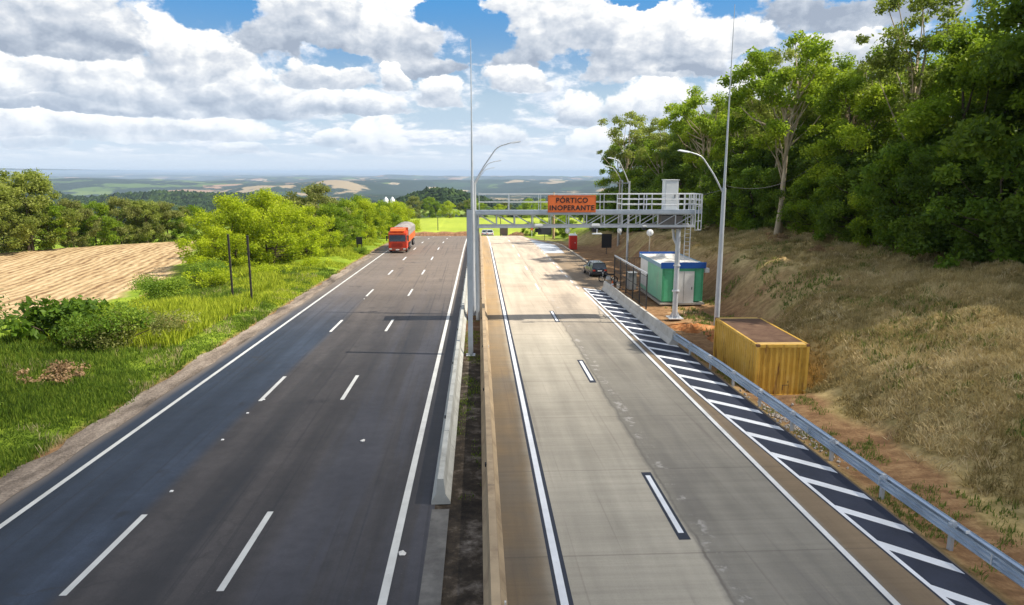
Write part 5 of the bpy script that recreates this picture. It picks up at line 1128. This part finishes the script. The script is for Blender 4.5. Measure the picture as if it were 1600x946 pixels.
# litter and scraps on the road edge
rs=np.random.RandomState(12)
M_PAP=plain('pale_scrap',(.66,.64,.60),.8)
for i,(x,y,l) in enumerate(((-4.3,23.8,'crumpled pale scrap of paper on the middle of the dark asphalt road'),(-2.02,15.9,'round pale scrap on the asphalt right of the inner edge line'),(24.5,23.4,'white scrap of litter on the dry hillside above the dirt track'),(20.3,17.4,'small white scrap low on the dry hillside'))):
    mb=MB(); n=9; vs=[(0,0,.05)]+[(.10*math.cos(a)*rs.uniform(.6,1.3),.10*math.sin(a)*rs.uniform(.6,1.3),rs.uniform(.0,.05)) for a in np.linspace(0,2*PI,n,endpoint=False)]; vs+=[(v[0]*.9,v[1]*.9,-.01) for v in vs[1:]]
    mb.add(vs,[(0,1+k,1+(k+1)%n) for k in range(n)]+[(1+k,1+n+k,1+n+(k+1)%n,1+(k+1)%n) for k in range(n)]); o=mb.build('litter',M_PAP,None,(x,y,(ZR(y) if x<10 else TZ(x,y)+.25)+.01)); tag(o,l,'litter')
mb=MB(); P=[(-1.6,-.9),(-.8,.35),(.2,.6),(1.2,.3),(2.2,-.9)]
mb.sweep([(a,b) for a,b in P],[(x,171+.05*x,ZR(171)+.55+.15*math.sin(x*1.3)) for x in np.arange(-30,0.1,1.5)]); o=mb.build('earth_bank',soil('bank_soil',(.14,.075,.04),(.28,.15,.08),(.42,.25,.14))); tag(o,'long low brown earth bank where the dark asphalt road meets the lime field','earth bank')
# --- far woodland: one mass nobody could count
def far_wood():
    rs=np.random.RandomState(77); n=60000
    A=rs.uniform(-40,14,n); r=np.exp(rs.uniform(math.log(430),math.log(2900),n)); X=r*np.sin(np.radians(A)); Y=r*np.cos(np.radians(A))
    pa=lambda px: math.degrees(math.atan((px-748)/1067))
    nz2=fbm(X*.12+40,Y*.12,3)-.47
    f=ss(A,pa(90),pa(150))*(1-ss(A,pa(470),pa(500)))*ss(r,900,1100)*(1-ss(r,1850,2000))
    f=np.maximum(f,np.exp(-((A-pa(90))/3)**2-((r-2300)/450)**2)*1.6)
    f=np.maximum(f,(fbm(X/240,Y/240,4)>.50)*ss(r,520,600)*(1-ss(r,1300,1500))*ss(A,pa(520),pa(560)))
    f=np.maximum(f,(fbm(X/300+7,Y/120,4)>.60)*ss(r,430,520)*.8)
    k=rs.rand(n)<f; X,Y=X[k],Y[k]; Z=terrain(X,Y); r=np.hypot(X,Y); s=rs.uniform(3.2,6.,len(X))*np.clip(r/900,.75,1.7)
    bm=bmesh.new(); bmesh.ops.create_icosphere(bm,subdivisions=1,radius=1); bv=np.array([v.co[:] for v in bm.verts]); bf=np.array([[v.index for v in q.verts] for q in bm.faces]); bm.free()
    V=bv[None]*(1+.28*rs.normal(size=(len(X),len(bv),1)))*s[:,None,None]*np.array([1,1,.9])+np.stack([X,Y,Z+s*.45],1)[:,None]
    T=V[:,bf].reshape(-1,3,3)
    m,nn=newmat('far_wood_leaves'); v=nn.attr('tint'); nn.out(nn.bsdf(nn.ramp(v,[(0,(.012,.022,.012)),(.6,(.022,.042,.016)),(1,(.045,.075,.02))]),.9,spec=.1))
    me=quads('far_woodland',T,m,{'tint':np.repeat(rs.rand(len(X)),len(bf))}); o=link('far_woodland',me); tag(o,'dark woodland spread over the valley beyond the fields','woodland',kind='stuff')
far_wood()
t=thing('silo',(-85,640,TZ(-85,640)-1),'tiny white farm silo in the valley woods behind the green trees','silo')
for dx in (0,6): mb=MB(); mb.tube([(dx,0,0),(dx,0,13),(dx,0,15.5)],[2.2,2.2,.3],14); mb.build('tank',M_WPL,t)
